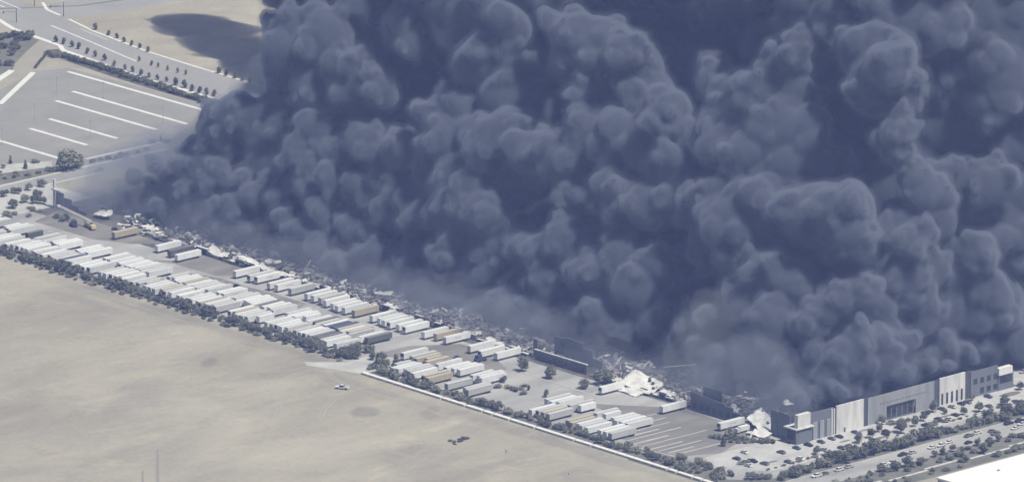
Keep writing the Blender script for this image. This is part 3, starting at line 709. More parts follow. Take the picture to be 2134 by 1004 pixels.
LOWER = ((429.2,-145.2,5.5), (429.9,-137.3,6.5), (431.4,-129.7,4.4), (425.6,-151.0,4.5), (428.8,-168.1,2.4), (429.1,-163.0,2.4), (427.6,-174.0,2.4), (441.6,-110.2,4), (437.8,-94.1,6), (431.1,-83.4,5), (427.0,-73.4,4), (425.4,-102.3,4), (425.3,-109.4,4), (425.6,-115.6,3.6), (425.8,-86.0,4))
for i, (x, y, h) in enumerate(sorted(LOWER, key=lambda t: t[1])): tree(x, y, h, f'round tree in the bed beside the white roof, {ORD(i+1)} from its near corner', 'trees in the bed across the road', 'round', 1.1)
for i in range(64):
    x = tr.choice((426.5, 430, 433.4, 441.5, 445.5))+tr.uniform(-1, 1)
    tree(x, -186+i*2.35, tr.uniform(1.2, 2.8), f'shrub in the bed across the road, {ORD(i+1)} along it from the south', 'shrubs in the bed across the road', 'bush', tr.uniform(1.1, 1.8))
WEST = ((-224.2,-149.2,5.5), (-228.6,-136.7,5), (-223.5,-134.1,5.5), (-220.5,-132.3,4.5), (-232.0,-126.0,5), (-206.9,-167.3,5.5), (-203.9,-172.6,5), (-246.3,-120.0,4), (-244.8,-128.5,4), (-245.1,-137.5,4.5), (-246.9,-110.4,4.5), (-247.5,-129.7,3.5), (-186.0,-147.3,3.4), (-187.3,-143.0,3.6), (-193.2,-145.2,3.0), (-217, -143, 1.6), (-213, -145, 1.5), (-209, -143, 1.5), (-214, -156, 1.8), (-206, -154, 1.6), (-219, -158, 1.6))
for i, (x, y, h) in enumerate(sorted(WEST)): tree(x, y, h, f'leafy {"tree" if h > 2 else "bush"} on the western forecourt, {ORD(i+1)} from the street', 'planting on the western forecourt', 'wide' if h > 2 else 'bush', 1.0 if h > 2 else 2.0)
NORTHROW = ((-491.0,128.1,5), (-475.7,125.1,4), (-467.5,124.2,4), (-458.1,121.5,4), (-449.3,119.7,4), (-441.2,118.8,4), (-432.3,117.2,4), (-368.6,114.5,5), (-361.7,114.2,5), (-354.4,114.2,4.6), (-347.5,113.8,4.6), (-340.2,112.3,4.4), (-330.4,111.9,4.4))
for i, (x, y, h) in enumerate(NORTHROW): tree(x, y+3, h*.8, f'street tree on the far side of the avenue, {ORD(i+1)} from the crossing', 'street trees along the avenue', 'oval', 1.2, 1)
SOUTHROW = ((-483.6,96.8,5), (-477.2,97.3,5), (-469.0,96.4,5), (-463.1,96.4,5), (-451.5,92.9,4.6), (-443.6,91.8,4.6), (-433.3,90.1,5), (-420.6,86.4,4), (-410.0,85.1,4), (-403.1,84.8,4.4), (-393.3,82.7,5), (-387.1,83.1,4), (-380.7,83.8,4), (-374.0,84.7,4), (-364.1,82.9,6), (-356.9,83.0,6), (-348.4,81.2,5), (-342.4,81.6,5), (-337.5,82.2,5), (-331.4,82.6,5))
for i, (x, y, h) in enumerate(SOUTHROW): tree(x, y-.6, h*.8, f'street tree on the parking side of the avenue, {ORD(i+1)} from the crossing', 'street trees along the avenue', 'oval', 1.1, 1)
for i, (x, y, h) in enumerate(((-419.1,102.5,3), (-407.0,101.3,3), (-401.2,101.2,3), (-392.7,101.0,3), (-385.0,101.4,3), (-378.5,102.1,3))): tree(x, y, h, f'sapling in the middle of the avenue, {ORD(i+1)} from the crossing', 'street trees along the avenue', 'oval', 1.0)
for i in range(52):                                          # dark planted bank above the parking lot
    a = i/51; x = -466+a*148
    tree(x+tr.uniform(-1, 1), 82.5-a*10+tr.uniform(-1.2, 1.2)-(8 if a < .06 else 3), tr.uniform(2.2, 3.6), f'dark shrub on the bank above the parking lot, {ORD(i+1)} from the dirt track', 'shrubs on the parking bank', 'bush', tr.uniform(1.1, 1.6), 1)
for i, (y, x) in enumerate(sorted((32+a*60+tr.uniform(-2, 2), -452-a*44-w_*26) for a, w_ in [(tr.random(), tr.random()) for _ in range(34)])):
    tree(x, y, tr.uniform(2.4, 4.4), f'dark tree west of the dirt track, {ORD(i+1)} from the parking lot', 'trees beside the dirt track', 'wide', 1.25, 1)
for i in range(8):
    a = i/7; tree(-446-a*21, 50+a*26, 1.6, f'low shrub in the line across the dirt bank, {ORD(i+1)} from the parking lot', 'shrub line on the dirt bank', 'bush', 1.2, 1)
BASIN = ((-295.7,-91.8,4.6), (-281.9,-92.9,5), (-287.5,-81.3,2.4), (-276.5,-75.2,3.4), (-259.2-6,-77.0,12), (-257.3-8,-71.9,8), (-266.6,-67.5,5), (-269.9,-100.5,2), (-272.0,-108.7,2), (-269.5,-94.2,2), (-266.7,-82.7,3), (-268.9,-86.5,3), (-267.6,-47.6,2.5), (-265.0,-44.8,2.5), (-266.4,-40.3,3), (-265.8,-36.7,2.5), (-277.4,-7.4,2.6), (-276.4,-3.2,4), (-273.5,-1.6,2.6), (-268, -58, 2.2), (-268, -52, 2.0), (-266, -28, 2.2), (-268, -20, 2.0))
for i, (x, y, h) in enumerate(sorted(BASIN, key=lambda t: t[1])): tree(x, y, h, 'largest rounded tree at the near corner of the parking lot' if h > 11 else f'{"tree" if h > 2.5 else "shrub"} between street and parking lot, {ORD(i+1)} going towards the smoke', 'planting between street and lot', 'wide' if h > 5 else ('cypress' if h > 3.1 else 'bush'), 1.0 if h > 5 else 1.3)
for i, (y, x) in enumerate(sorted((-150+tr.uniform(0, 52), -298+tr.uniform(0, 32)) for _ in range(30))):
    tree(x, y, tr.uniform(.7, 1.4), f'scrubby plant on the dark basin floor, {ORD(i+1)} going towards the smoke', 'scrub in the basin', 'bush', 1.8)

# ---------------------------------------------------------------- cars
CARCOL = {'white': (.62, .62, .62), 'silver': (.40, .41, .42), 'black': (.02, .02, .022), 'grey': (.14, .145, .15), 'blue': (.05, .08, .17), 'red': (.22, .04, .03)}
def car_meshes():
    d = {}
    for c, col in CARCOL.items():
        m = mat('car_paint_'+c, col, .35, spec=.5)
        prof = [(-2.2, .35), (-2.25, .75), (-1.6, .92), (1.2, .98), (2.15, .92), (2.25, .5), (2.2, .35)]
        b = MB(); n = len(prof)
        v = [(-.88, y, z) for y, z in prof]+[(.88, y, z) for y, z in prof]
        b.add(v, [tuple(range(n)), tuple(range(2*n-1, n-1, -1))]+[(i, n+i, n+(i+1) % n, (i+1) % n) for i in range(n)])
        d[c, 'body'] = b.mesh('body', m)
        b = MB().add([(-.66, -.5, 1.44), (.66, -.5, 1.44), (.66, 1.0, 1.44), (-.66, 1.0, 1.44), (-.66, -.5, 1.40), (.66, -.5, 1.40), (.66, 1.0, 1.40), (-.66, 1.0, 1.40)], [(0, 1, 2, 3), (4, 7, 6, 5), (0, 4, 5, 1), (1, 5, 6, 2), (2, 6, 7, 3), (3, 7, 4, 0)])
        d[c, 'roof'] = b.mesh('roof', m)
    a_ = [(-.82, -1.15, .93), (.82, -1.15, .93), (.82, 1.7, .95), (-.82, 1.7, .95), (-.64, -.46, 1.395), (.64, -.46, 1.395), (.64, .98, 1.395), (-.64, .98, 1.395)]
    d['glass'] = MB().add(a_, [(3, 2, 1, 0), (4, 5, 6, 7), (0, 1, 5, 4), (1, 2, 6, 5), (2, 3, 7, 6), (3, 0, 4, 7)]).mesh('window', GLASS)
    d['wheel'] = MB().tube((-.11, 0, 0), (.11, 0, 0), .33, .33, 10).mesh('wheel', TYRE)
    return d
CM = car_meshes()
def car(x, y, rz, c, label, group, s=1.0):
    o = thing('parked_car', label, 'car', (x, y, .03), rz, group, (s, s, s))
    put('body', CM[c, 'body'], o); put('roof', CM[c, 'roof'], o); put('window', CM['glass'], o)
    for sx in (-1, 1):
        for yy in (-1.4, 1.4): put('wheel', CM['wheel'], o, (sx*.8, yy, .33))
    return o
cr = random.Random(9)
for i, (x, y) in enumerate(sorted(((371.8,-165.0), (371.5,-154.5), (371.6,-146.7), (371.9,-138.6), (385.8,-173.7), (373.4,-185.0), (386.3,-138.5), (386.9,-134.2), (371.3,-115.1), (383.4,-106.6), (379.9,-94.3), (380.8,-103.4), (370.7,-66.7), (382.7,-58.5), (370.9,-42.5), (371.2,-38.5), (383.2,-35.7), (371.9,-49.7), (383, -70), (383, -147), (377, -192), (365, -188), (360, -178), (380, -184), (386, -166), (371.5, -131), (371.4, -126), (386.5, -118), (371, -90), (386, -82), (386, -66), (371, -56), (386, -20), (371, -24)), key=lambda t: t[1])):
    c = cr.choice(('black', 'grey', 'silver', 'white', 'black', 'grey', 'blue'))
    car(x, y, rd(90+cr.uniform(-4, 4)+cr.choice((0, 180))), c, f'{c} car parked before the pale facade, {ORD(i+1)} going along it', 'cars before the facade', cr.uniform(.98, 1.12))
for i, (x, y) in enumerate(sorted(((411.4,-164.9), (411.3,-174.4), (411.4,-179.9), (411.0,-158.1), (419.7,-137.8), (419.8,-143.6), (413.8,-124.9), (414.4,-118.9), (414.6,-106.0), (415.0,-100.2), (413.6,-93.5), (412.6,-79.0), (411.7,-72.4), (414.4,-65.0), (410.5,-49.6), (418.4,-53.2), (411.1,-42.6), (415.6,-45.5), (418.7,-66.8), (420.6,-87.2)), key=lambda t: t[1])):
    c = cr.choice(('white', 'white', 'silver', 'black', 'grey', 'white'))
    car(x, y, rd(cr.uniform(-4, 4)+cr.choice((0, 180))), c, f'{c} vehicle along the eastern road, {ORD(i+1)} from the corner verge', 'vehicles along the eastern road', cr.uniform(1.0, 1.25))
for i, (x, y) in enumerate(sorted(((311.4,58.1), (304.5,66.1), (323.1,41.2), (322.1,49.0), (334.1,25.0), (330.0,35.9), (340.8,28.4), (342.8,17.9), (348.7,12.0), (352, 20), (316, 62), (345, 36)), key=lambda t: t[1])):
    c = cr.choice(('black', 'grey', 'white', 'silver', 'black'))
    car(x, y, rd(cr.uniform(-6, 6)+cr.choice((0, 90))), c, f'{c} car on the far lot past the warehouse end, {ORD(i+1)} going away from the facade', 'cars on the far lot', 1.15)
car(-268.5+8, -40, rd(2), 'white', 'white car driving on the western street', None, 1.1); car(-253, -66, 0, 'silver', 'silver car on the western street near the warehouse', None, 1.1)
# pickup in the field
pk = thing('pickup_truck', 'white pickup truck alone on the sandy field', 'pickup', (147.1, -246.9, .02), rd(-62), None, (1.25, 1.25, 1.25))
MB().box(-.95, .95, -2.7, 2.7, .45, .95).box(-.95, .95, -2.72, -.9, .95, 1.02).box(-.95, -.85, .75, 2.7, .95, 1.3).box(.85, .95, .75, 2.7, .95, 1.3).build('body', bpy.data.materials['car_paint_white'], pk)
MB().add([(-.9, -1.3, .955), (.9, -1.3, .955), (.9, .75, .955), (-.9, .75, .955), (-.75, -.6, 1.7), (.75, -.6, 1.7), (.75, .6, 1.7), (-.75, .6, 1.7)], [(4, 5, 6, 7), (0, 1, 5, 4), (1, 2, 6, 5), (2, 3, 7, 6), (3, 0, 4, 7)]).build('window', GLASS, pk)
MB().box(-.76, .76, -.62, .62, 1.702, 1.76).build('roof', bpy.data.materials['car_paint_white'], pk)
for sx in (-1, 1):
    for yy in (-1.7, 1.7): put('wheel', CM['wheel'], pk, (sx*.85, yy, .38), 0, (1.2, 1.15, 1.15))
# dark scrap and small marks in the field
b = MB(); q_ = random.Random(3)
for i in range(26):
    mt = Matrix.Translation((252+q_.gauss(0, 1.6), -264+q_.gauss(0, 3.2), .25)) @ Matrix.Rotation(q_.uniform(0, 6), 4, 'Z') @ Matrix.Rotation(q_.gauss(0, .3), 4, 'X')
    b.box(-.9, .9, -.5, .5, -.2, .2, mt)
tag(b.build('brush_pile', CHAR), 'dark flat pile of brush on the sandy field', 'brush pile')
sg = thing('signpost', 'small pale post standing in the field near the dark pile', 'post', (284.9, -263.9, 0)); MB().tube((0, 0, 0), (0, 0, 2.2), .12, .12, 6).build('pole', KERB, sg); MB().box(-.5, .5, -.05, .05, 1.4, 2.4).build('plate', PAINT, sg)
sg = thing('signpost', 'small leaning post standing in the field below the white wall', 'post', (332.9, -267.2, 0)); MB().tube((0, 0, 0), (-.5, .2, 2.0), .12, .12, 6).build('pole', KERB, sg); MB().box(-1.1, -.1, .12, .22, 1.3, 2.2).build('plate', PAINT, sg)
# ---------------------------------------------------------------- poles
POLE = mat('galvanised_pole', (.35, .355, .37), .6, .4, 1, (.25, .25, .26))
for i, (x, y) in enumerate(((-394.7,22.7), (-358.5,-23.1), (-309.7,-24.6), (-306.0,23.7), (-369.4,34.7), (-329, -70))):
    o = thing('lamp_post', f'slender lamp post on the empty parking lot, {ORD(i+1)} counted from the dirt track', 'lamp post', (x, y, .01), 0, 'lamp posts on the parking lot')
    MB().tube((0, 0, 0), (0, 0, .9), .35, .35, 8).build('base', PALE_CONCRETE, o); MB().tube((0, 0, .9), (0, 0, 9), .11, .07, 6).build('pole', POLE, o); MB().box(-.9, .9, -.16, .16, 8.9, 9.1).build('lamp_head', POLE, o)
for i, (x, y, l) in enumerate(((-533.8, 109.1, 'signal mast at the near corner of the crossing'), (-526.6, 137.7, 'signal mast at the far corner of the crossing by the sand'), (-556.7, 141.3, 'signal mast at the back of the crossing'))):
    o = thing('traffic_signal', l, 'traffic signal', (x, y, .02), 0, 'signals at the crossing')
    MB().tube((0, 0, 0), (0, 0, 8.5), .24, .16, 6).build('pole', CHASSIS, o); MB().tube((0, 0, 6), (-4, -6, 6.6), .12, .08, 5).build('mast_arm', CHASSIS, o); MB().box(-4.3, -3.8, -6.3, -5.8, 5.4, 6.6).build('signal_head', CHASSIS, o)
PYLON = mat('haze_pale_mast', (.44, .44, .46), .7, .4, .5, (.36, .36, .37))  # mast colour lightened towards the sand, haze put into the paint
for i, (x, y, h, w, l) in enumerate(((229, -435, 25, 1.5, 'tall grey lattice mast at the lower edge of the sandy field'), (218, -435, 12, .9, 'short grey lattice mast beside the tall one'))):
    o = thing('lattice_mast', l, 'mast', (x, y, 0), rd(47), 'masts at the field edge')
    for sx in (-1, 1):
        for sy in (-1, 1): MB().tube((sx*w/2, sy*w/2, 0), (sx*w*.36, sy*w*.36, h), .17, .13, 4).build('leg', PYLON, o)
    n = int(h/1.6)
    br = MB()
    for k in range(n):
        z0, z1 = k*h/n, (k+1)*h/n; a = w/2*(1-.28*k/n)
        for (p, q) in (((-a, -a), (a, -a)), ((a, -a), (a, a)), ((a, a), (-a, a)), ((-a, a), (-a, -a))):
            br.tube((*p, z0), (*q, z1), .08, .08, 4); br.tube((*q, z0), (*p, z1), .08, .08, 4)
    br.build('bracing', PYLON, o)

# ---------------------------------------------------------------- neighbouring buildings
ROOFW = mat('white_roof_membrane', (.74, .745, .75), .7, .35, .05, (.68, .68, .69))
nb = thing('white_roofed_building', 'building with a vast flat white roof at the lower corner', 'building', (480, -168, 0))
MB().box(.4, 220, .4, 260, 0, 11.6).build('wall', PG, nb)
MB().box(0, 220.4, 0, 260.4, 11.62, 12.0).build('roof', ROOFW, nb)
MB().box(-.01, .5, -.01, 260.4, 12.002, 12.5).build('parapet', ROOFW, nb); MB().box(.5, 220.4, -.01, .5, 12.002, 12.5).build('parapet', ROOFW, nb)
for k, (x, y) in enumerate(((14, 58), (22, 40), (30, 70), (18, 84), (40, 52), (10, 30))): MB().box(x, x+1.2, y, y+1.2, 12.0, 12.5).build('roof_vent', PG, nb)
sh = thing('small_building', 'low pale flat-roofed building at the edge beyond the dirt track', 'building', (-508, 54, 0))
MB().box(-16, 8, -10, 14, 0, 5).build('wall', PG, sh); MB().box(-16.5, 8.5, -10.5, 14.5, 5.02, 5.5).build('roof', PALE_CONCRETE, sh); MB().box(-8, -2, 0, 5, 5.52, 6.6).build('roof_unit', PG, sh)
fb = thing('white_shed', 'white roofed shed on the far lot past the smoke', 'shed', (296, 76, 0))
MB().box(-6, 14, -5, 9, 0, 5).build('wall', PG, fb); MB().box(-6.5, 14.5, -5.5, 9.5, 5.02, 5.5).build('roof', ROOFW, fb)
print('objects built', len(bpy.data.objects), time.time()-T0)
BILLOWS = (
 (-90,-65,101,17), (-113,-62,103,9), (-66,-66,107,14), (-76,-24,108,15), (-58,-26,117,15), (-15,-55,120,12), (-4,-58,113,10), (13,-50,134,12),
 (30,-50,132,17), (55,-56,132,12), (45,-63,114,15), (59,-58,113,11), (63,-66,101,12), (-71,-78,83,12), (-93,-72,80,10), (-55,-72,97,10),
 (-34,-71,93,11), (-18,-76,90,10), (-38,-74,83,10), (-34,-68,100,9), (33,-71,96,7), (45,-76,91,9), (29,-78,84,10), (39,-79,76,14),
 (54,-78,79,12), (-117,-87,61,14), (-126,-93,52,12), (-110,-78,55,15), (-89,-76,58,15), (-54,-86,64,12), (-13,-90,65,10), (9,-86,66,11),
 (-44,-85,53,11), (87,-47,136,10), (113,-55,143,10), (121,-48,138,12), (148,-57,139,11), (104,-55,126,11), (120,-50,129,14), (141,-47,125,14),
 (124,-65,115,9), (134,-56,118,9), (126,-59,106,11), (154,-52,113,15), (186,-65,116,12), (195,-65,108,10), (142,-54,96,20), (172,-62,96,20),
 (129,-65,91,14), (194,-70,87,14), (168,-71,76,14), (81,-73,88,11), (79,-81,84,11), (106,-80,82,12), (125,-80,83,11), (74,-83,73,11),
 (91,-76,63,12), (164,-19,128,9), (187,-31,127,10), (202,-35,125,11), (137,10,136,10), (159,14,140,10), (152,22,149,12), (214,-57,113,10),
 (229,-57,114,10), (251,-65,121,9), (225,-67,105,11), (247,-68,109,12), (240,-72,93,9), (252,-66,97,9), (237,-81,90,7), (246,-52,147,9),
 (253,-47,152,9), (245,-53,135,12), (256,-48,135,10), (238,-56,131,10), (244,-23,164,15), (260,-22,170,15), (254,-42,159,8), (300,-32,165,11),
 (293,-35,155,12), (320,-42,158,14), (304,-38,145,15), (322,-36,147,10), (332,-49,131,9), (325,-46,122,9), (296,-5,173,20), (286,29,161,20),
 (303,35,168,17), (315,39,160,15), (295,26,143,15), (318,24,136,12), (305,30,118,12), (270,-51,122,12), (262,-57,122,11), (253,-60,114,12),
 (268,-59,106,12), (278,-53,105,10), (283,-37,105,7), (327,-35,104,9), (311,-2,96,11), (315,11,93,12), (334,12,94,12), (331,-31,94,12),
 (322,42,107,12), (317,53,94,12), (171,-81,68,14), (191,-80,72,12), (142,-77,67,10), (141,-84,48,11), (141,-92,45,12), (157,-84,47,12),
 (181,-94,46,11), (169,-99,37,14), (156,-96,34,11), (83,-94,37,10), (97,-91,36,10), (111,-90,36,10), (126,-95,35,9), (90,-98,22,10),
 (112,-98,19,11), (135,-97,21,12), (207,-89,46,10), (196,-88,41,10), (203,-97,34,12), (198,-102,37,10), (220,-84,77,8), (228,-82,81,8),
 (238,-79,80,10), (229,-77,65,12), (255,-82,74,15), (262,-73,81,15), (273,-66,74,20), (298,-71,85,17), (320,-73,92,15), (332,-78,86,10),
 (234,-81,51,6), (263,-83,56,11), (285,-91,57,11), (300,-89,57,12), (265,-90,46,7), (199,-98,20,10), (216,-100,23,9), (189,-97,12,11),
 (182,-107,17,12), (152,-96,11,12), (136,-104,7,11), (115,-108,6,11), (239,-96,22,11), (257,-97,23,12), (269,-92,25,12), (262,-107,14,12),
 (272,-101,15,11), (286,-92,45,11), (298,-91,43,11), (278,-98,38,12), (304,-102,34,12), (326,-92,46,9), (322,-98,39,9), (332,-85,53,9),
 (338,-77,56,9), (332,-45,56,10), (326,-23,53,10), (329,-36,44,11), (320,-10,34,10), (326,-6,30,9), (333,-33,34,9), (335,-42,75,10),
 (324,-41,80,10), (319,-12,74,12), (316,10,74,15), (316,-3,59,10), (335,1,58,11), (328,18,63,12), (326,34,67,15), (334,10,41,12),
 (335,16,30,10), (331,3,42,11), (339,-71,60,6), (332,-57,43,7), (344,-83,34,10), (343,-91,28,10), (343,-73,24,12), (338,-57,25,10),
 (330,-36,10,10), (339,-85,16,10), (322,-42,3,10), (333,-19,14,9), (334,-7,10,9), (333,8,12,8), (325,-97,20,12), (313,-101,16,10),
 (340,-100,19,9), (-105,-102,31,5), (-89,-102,37,6), (-75,-97,34,6), (-67,-101,31,6), (-79,-104,29,7), (-111,-103,35,7), (-113,-108,28,7),
 (-122,-107,18,7), (-128,-112,20,7), (-47,-99,47,7), (-31,-100,48,7), (-45,-101,38,7), (-30,-98,43,7), (-13,-94,45,7), (-6,-93,41,7),
 (-29,-89,54,7), (-32,-106,31,7), (-29,-96,30,7), (8,-89,48,9), (10,-97,38,9), (23,-92,42,10), (33,-85,60,11), (55,-88,60,12),
 (40,-92,43,10), (30,-92,33,9), (-46,-100,22,7), (-55,-109,24,6), (-45,-111,19,6), (-76,-100,15,7), (-29,-99,17,8), (-11,-99,24,9),
 (4,-98,24,9), (11,-108,17,9), (26,-102,14,7), (60,-93,49,12), (72,-91,56,11), (68,-97,36,11), (85,-96,50,11), (39,-97,16,11),
 (67,-106,26,9), (76,-98,23,10), (27,-106,2,9), (40,-102,4,11), (62,-105,1,11), (78,-100,2,10), (47,-111,-3,9), (-1,-107,6,9),
 (-13,-110,7,7), (9,-106,-2,8), (85,-113,-5,9), (104,-107,-7,8), (-87,-110,21,7), (-103,-110,17,6), (-82,-108,12,6), (-94,-114,10,5),
 (-30,-111,14,6), (-21,-103,10,6), (-38,-108,18,6), (-123,-112,12,5), (-148,-104,11,5), (-150,-105,19,5), (-160,-107,14,4), (-89,-89,42,10),
 (-117,-91,43,10), (-127,-102,35,8), (-58,-96,55,9), (131,-109,0,7), (148,-105,3,8), (166,-102,6,9), (-118,-50,130,20), (-90,-41,131,22),
 (-54,-33,139,22), (-5,-37,151,22), (36,-35,156,22), (49,-7,151,20), (69,14,149,20), (100,25,155,22), (168,7,172,22), (236,-12,188,22),
 (279,-12,195,22), (302,9,196,22), (307,44,191,22), (-128,-98,44,7), (-143,-95,38,7), (-141,-107,32,6), (-153,-110,26,5), (-166,-112,17,4),
 (-185,-109,7,4), (-162,-112,8,4), (-138,-116,6,4), (-114,-113,6,4), (-145,-117,8,4), (311,56,38,12), (300,70,18,11), (306,71,9,10),
 (314,49,50,12), (301,73,23,15), (308,52,28,10), (-182,-118,5,3), (-168,-119,4,3), (-179,-103,17,4), (-164,-102,26,4), (-203,-109,3,3),
 (-179,-115,13,3), (338,-121,8,4), (342,-112,10,4), (355,-108,16,4), (342,-106,15,6), (347,-79,12,5), (358,-68,16,5), (311,-116,3,5),
 (293,-111,3,6), (323,-114,9,5), (273,-112,3,6), (350,-36,13,4), (314,68,150,22), (325,60,116,20), (312,71,75,20), (311,76,44,17),
)
# ---------------------------------------------------------------- smoke
def noise3(shape, cell, h, rng):
    """smooth value noise on the grid, features about `cell` metres"""
    n = [max(2, int(s*h/cell)+3) for s in shape]
    a = rng.uniform(-1, 1, n).astype(np.float32)
    for ax in range(3):
        x = np.arange(shape[ax])*h/cell
        i = x.astype(int); f_ = (x-i).astype(np.float32); f_ = f_*f_*(3-2*f_)
        sh = [1, 1, 1]; sh[ax] = -1
        f_ = f_.reshape(sh)
        a = np.take(a, i, axis=ax)*(1-f_)+np.take(a, i+1, axis=ax)*f_
    return a

def grow_smoke(seed, h, lo, hi, balls, warp, kids=(10, 7, 4), rough=1.0):
    """signed distance to a heap of puffs: every puff carries smaller ones, and those smaller ones again"""
    rng = np.random.RandomState(seed)
    lo = np.array(lo, np.float32); hi = np.array(hi, np.float32)
    shape = [int(v) for v in np.ceil((hi-lo)/h)]
    phi = np.full(shape, 9.0, np.float32)
    wx = [noise3(shape, 43, h, rng)*warp*.62 + noise3(shape, 29, h, rng)*warp*.5 + noise3(shape, 14, h, rng)*warp*.25 for _ in range(3)]
    ax = [np.arange(shape[k], dtype=np.float32)*h for k in range(3)]
    todo = [(np.array(b[:3], np.float32), float(b[3]), b[4] if len(b) > 4 else 0) for b in balls]
    stack = []
    while todo:
        c, r, lv = todo.pop()
        stack.append((c, r))
        high = c[2] > 75                     # older smoke higher up has rounder, larger puffs
        if lv < len(kids)-(1 if high else 0) and r > 3.0:
            for _ in range(int(kids[lv]*rng.uniform(.7, 1.3)*(.75 if high else 1))):
                d = rng.normal(size=3); d[2] = d[2]*.9+.2
                d /= np.linalg.norm(d)
                todo.append((c+d.astype(np.float32)*(r*rng.uniform(.80, 1.0)), r*rng.uniform(.3, .66 if high else .54), lv+1))
    for c, r in stack:
        m = r+4.5+warp*1.25
        i0 = [max(0, int((c[k]-lo[k]-m)/h)) for k in range(3)]
        i1 = [min(shape[k], int((c[k]-lo[k]+m)/h)+1) for k in range(3)]
        if any(i1[k] <= i0[k] for k in range(3)): continue
        sl = tuple(slice(i0[k], i1[k]) for k in range(3))
        q = 0
        for k in range(3):
            sh = [1, 1, 1]; sh[k] = -1
            d = (ax[k][i0[k]:i1[k]]+(lo[k]-c[k])).reshape(sh)+wx[k][sl]
            q = q+d*d
        np.sqrt(q, out=q); q -= r
        np.minimum(phi[sl], q, out=phi[sl])
    phi += (noise3(shape, 15, h, rng)*1.0 + noise3(shape, 7, h, rng)*.7 + noise3(shape, 3.4, h, rng)*.5)*rough
    return phi, lo, h

def smoke_mesh(name, phi, lo, h, iso):
    import openvdb
    p_ = phi.copy()
    for k in range(3):
        s_ = [slice(None)]*3
        for e_ in (0, -1):
            s_[k] = e_; p_[tuple(s_)] = 9.0
    g_ = openvdb.FloatGrid(); g_.background = 9.0
    g_.copyFromArray(p_)
    pts, quads = g_.convertToQuads(isovalue=iso)
    pts = pts*h+lo
    me = bpy.data.meshes.new(name)
    me.vertices.add(len(pts)); me.vertices.foreach_set('co', pts.astype(np.float32).ravel())
    nq = len(quads)
    me.loops.add(nq*4); me.loops.foreach_set('vertex_index', quads.astype(np.int32).ravel())
    me.polygons.add(nq)
    me.polygons.foreach_set('loop_start', np.arange(0, nq*4, 4, dtype=np.int32))
    me.polygons.foreach_set('use_smooth', np.ones(nq, bool))
    me.update(calc_edges=True)
    return me

def volume_material(name, colour, density):
    m = bpy.data.materials.new(name); m.use_nodes = True
    nt = m.node_tree; nt.nodes.remove(nt.nodes['Principled BSDF'])
    pv = nt.nodes.new('ShaderNodeVolumePrincipled')
    pv.inputs['Color'].default_value = (*colour, 1); pv.inputs['Density'].default_value = density
    nt.links.new(pv.outputs[0], nt.nodes['Material Output'].inputs['Volume'])
    return m

rs = np.random.RandomState(11)
balls = list(BILLOWS)
for i in range(120):          # smoke further back, seen in the hollows between the billows
    x = rs.uniform(-110, 300); z = rs.uniform(0, 225)
    r = rs.uniform(20, 32)
    balls.append((x, -124+.45*z+r+62+rs.uniform(0, 30), z, r, 1))
for i in range(26):           # and behind the west end
    z = rs.uniform(0, 190); r = rs.uniform(16, 24)
    balls.append((rs.uniform(-135, -60)+.15*z, -40+.42*z+rs.uniform(0, 40), z, r, 1))
for i in range(46):           # and behind the east end
    z = rs.uniform(0, 215); r = rs.uniform(18, 28)
    balls.append((rs.uniform(235, 330), -20+.3*z+rs.uniform(0, 70), z, r, 1))
for i in range(22):           # the plume above the frame, drifting away from the camera
    z = rs.uniform(215, 255); x = rs.uniform(-60, 230); r = rs.uniform(24, 34)
    balls.append((x, 70+rs.uniform(0, 90), z, r, 1))
tail = []
for i in range(16):           # its tail, carried off to the north-west; it shades the sand there
    a = i/15
    tail.append((-20-310*a+rs.uniform(-8, 8), 104+94*a+rs.uniform(-7, 7), 240+rs.uniform(-6, 10), 36-12*a))
phi, lo, hh = grow_smoke(3, 1.45, (-215, -150, -8), (396, 205, 298), balls, 6.0)
print('smoke field', phi.shape, time.time()-T0)
core = smoke_mesh('smoke_core', phi, lo, hh, -2.2)
edge = smoke_mesh('smoke_edge', phi, lo, hh, 0.0)
fringe = smoke_mesh('smoke_fringe', phi, lo, hh, 2.2)
tphi, tlo, th = grow_smoke(4, 3.0, (-385, 60, 170), (40, 310, 300), tail, 12.0, (10,), 3.0)
tail_mesh = smoke_mesh('smoke_tail', tphi, tlo, th, 0.0)
print('smoke mesh', len(core.polygons), len(edge.polygons), time.time()-T0)
m, nt, b = new_mat('dense_smoke')
b.inputs['Base Color'].default_value = (.038, .044, .058, 1); b.inputs['Roughness'].default_value = 1
b.inputs['Specular IOR Level'].default_value = 0
core.materials.append(m)
edge.materials.append(volume_material('smoke_edge', (.315, .36, .465), .26))
fringe.materials.append(volume_material('smoke_fringe', (.33, .37, .47), .016))
plume = tag(put('smoke_plume', core), 'towering dark smoke billowing out of the burnt warehouse', 'smoke', None, 'stuff')
tail_mesh.materials.append(volume_material('smoke_tail', (.36, .39, .48), .09)); put('smoke_tail', tail_mesh, plume)
put('smoke_edge', edge, plume); put('smoke_fringe', fringe, plume)

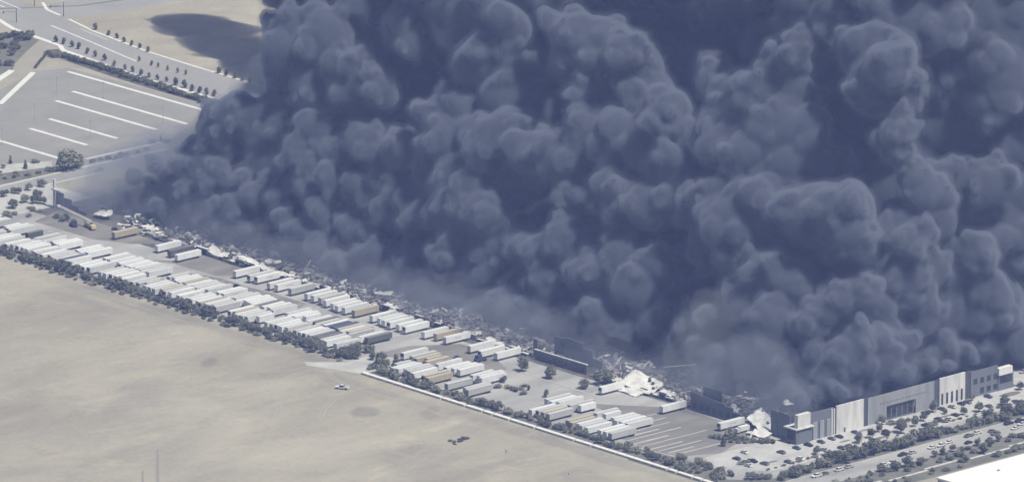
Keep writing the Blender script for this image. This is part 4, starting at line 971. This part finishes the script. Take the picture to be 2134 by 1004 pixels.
# thin smoke in front of the plume: low along the docks and drifting past the west end
veil = []
for i in range(64):
    x = -205+i*8.8
    veil.append((x+rs.uniform(-4, 4), front(x)+13+rs.uniform(-2, 8), rs.uniform(2, 9), rs.uniform(7, 11.5)))
for i in range(34):
    a = rs.uniform(0, 1)
    veil.append((-215+a*95+rs.uniform(-8, 8), -116+rs.uniform(0, 62)*(1-.3*a), rs.uniform(3, 22), rs.uniform(9, 19)))
for i in range(12):
    veil.append((-208+rs.uniform(0, 40), -126+rs.uniform(0, 16), rs.uniform(2, 12), rs.uniform(7, 11)))
for i in range(12):
    veil.append((-190+rs.uniform(0, 55), -30+rs.uniform(-10, 40), rs.uniform(20, 55), rs.uniform(10, 18)))
for i in range(10):
    veil.append((296+rs.uniform(0, 50), -134+rs.uniform(0, 12), rs.uniform(8, 22), rs.uniform(9, 13)))
vphi, vlo, vh = grow_smoke(8, 2.6, (-320, -165, -4), (400, 110, 125), veil, 10.0, (7,), 2.2)
vm = smoke_mesh('thin_smoke', vphi, vlo, vh, 0.0)
vm.materials.append(volume_material('thin_smoke', (.38, .42, .53), .016))
tag(put('thin_smoke', vm), 'thin blue grey smoke drifting low over the rubble and the western end', 'smoke', None, 'stuff')
vf = smoke_mesh('thin_smoke_fringe', vphi, vlo, vh, 3.6)
vf.materials.append(volume_material('thin_smoke_fringe', (.40, .44, .55), .009))
put('smoke_fringe', vf, bpy.data.objects['thin_smoke'])
pale = [(258+rs.uniform(-6, 6)+k*.9, -134+k*1.1+rs.uniform(-4, 4), 3+k*2.2, 7+k*.35) for k in range(18)]
pphi, plo, ph = grow_smoke(9, 1.7, (235, -160, -4), (310, -80, 66), pale, 4.0, (8,), 1.2)
pm = smoke_mesh('pale_smoke', pphi, plo, ph, 0.0)
pm.materials.append(volume_material('pale_smoke', (.72, .77, .86), .0055))
tag(put('pale_smoke', pm), 'pale wisp of smoke rising beside the buckled pipe frame', 'smoke', None, 'stuff')
print('smoke', time.time()-T0)
# ---------------------------------------------------------------- haze
def haze_box():
    x0, x1, y0, y1, z0, z1 = -3200, 4400, -4200, 3600, -1.2, 1345
    me = bpy.data.meshes.new('haze')
    v = [(x, y, z) for x in (x0, x1) for y in (y0, y1) for z in (z0, z1)]
    me.from_pydata(v, [], [(0,1,3,2),(4,6,7,5),(0,4,5,1),(2,3,7,6),(0,2,6,4),(1,5,7,3)])
    o = bpy.data.objects.new('haze', me); C.objects.link(o)
    m = bpy.data.materials.new('haze_air'); m.use_nodes = True
    nt = m.node_tree; nt.nodes.remove(nt.nodes['Principled BSDF'])
    pv = nt.nodes.new('ShaderNodeVolumePrincipled')
    pv.inputs['Color'].default_value = (.34, .46, 1.0, 1)
    pv.inputs['Absorption Color'].default_value = (1, 1, 1, 1)
    pv.inputs['Density'].default_value = .000049
    nt.links.new(pv.outputs[0], nt.nodes['Material Output'].inputs['Volume'])
    me.materials.append(m)
    o['kind'] = 'stuff'; o['label'] = 'pale blue haze hanging in the air over the whole valley'; o['category'] = 'haze'
haze_box()
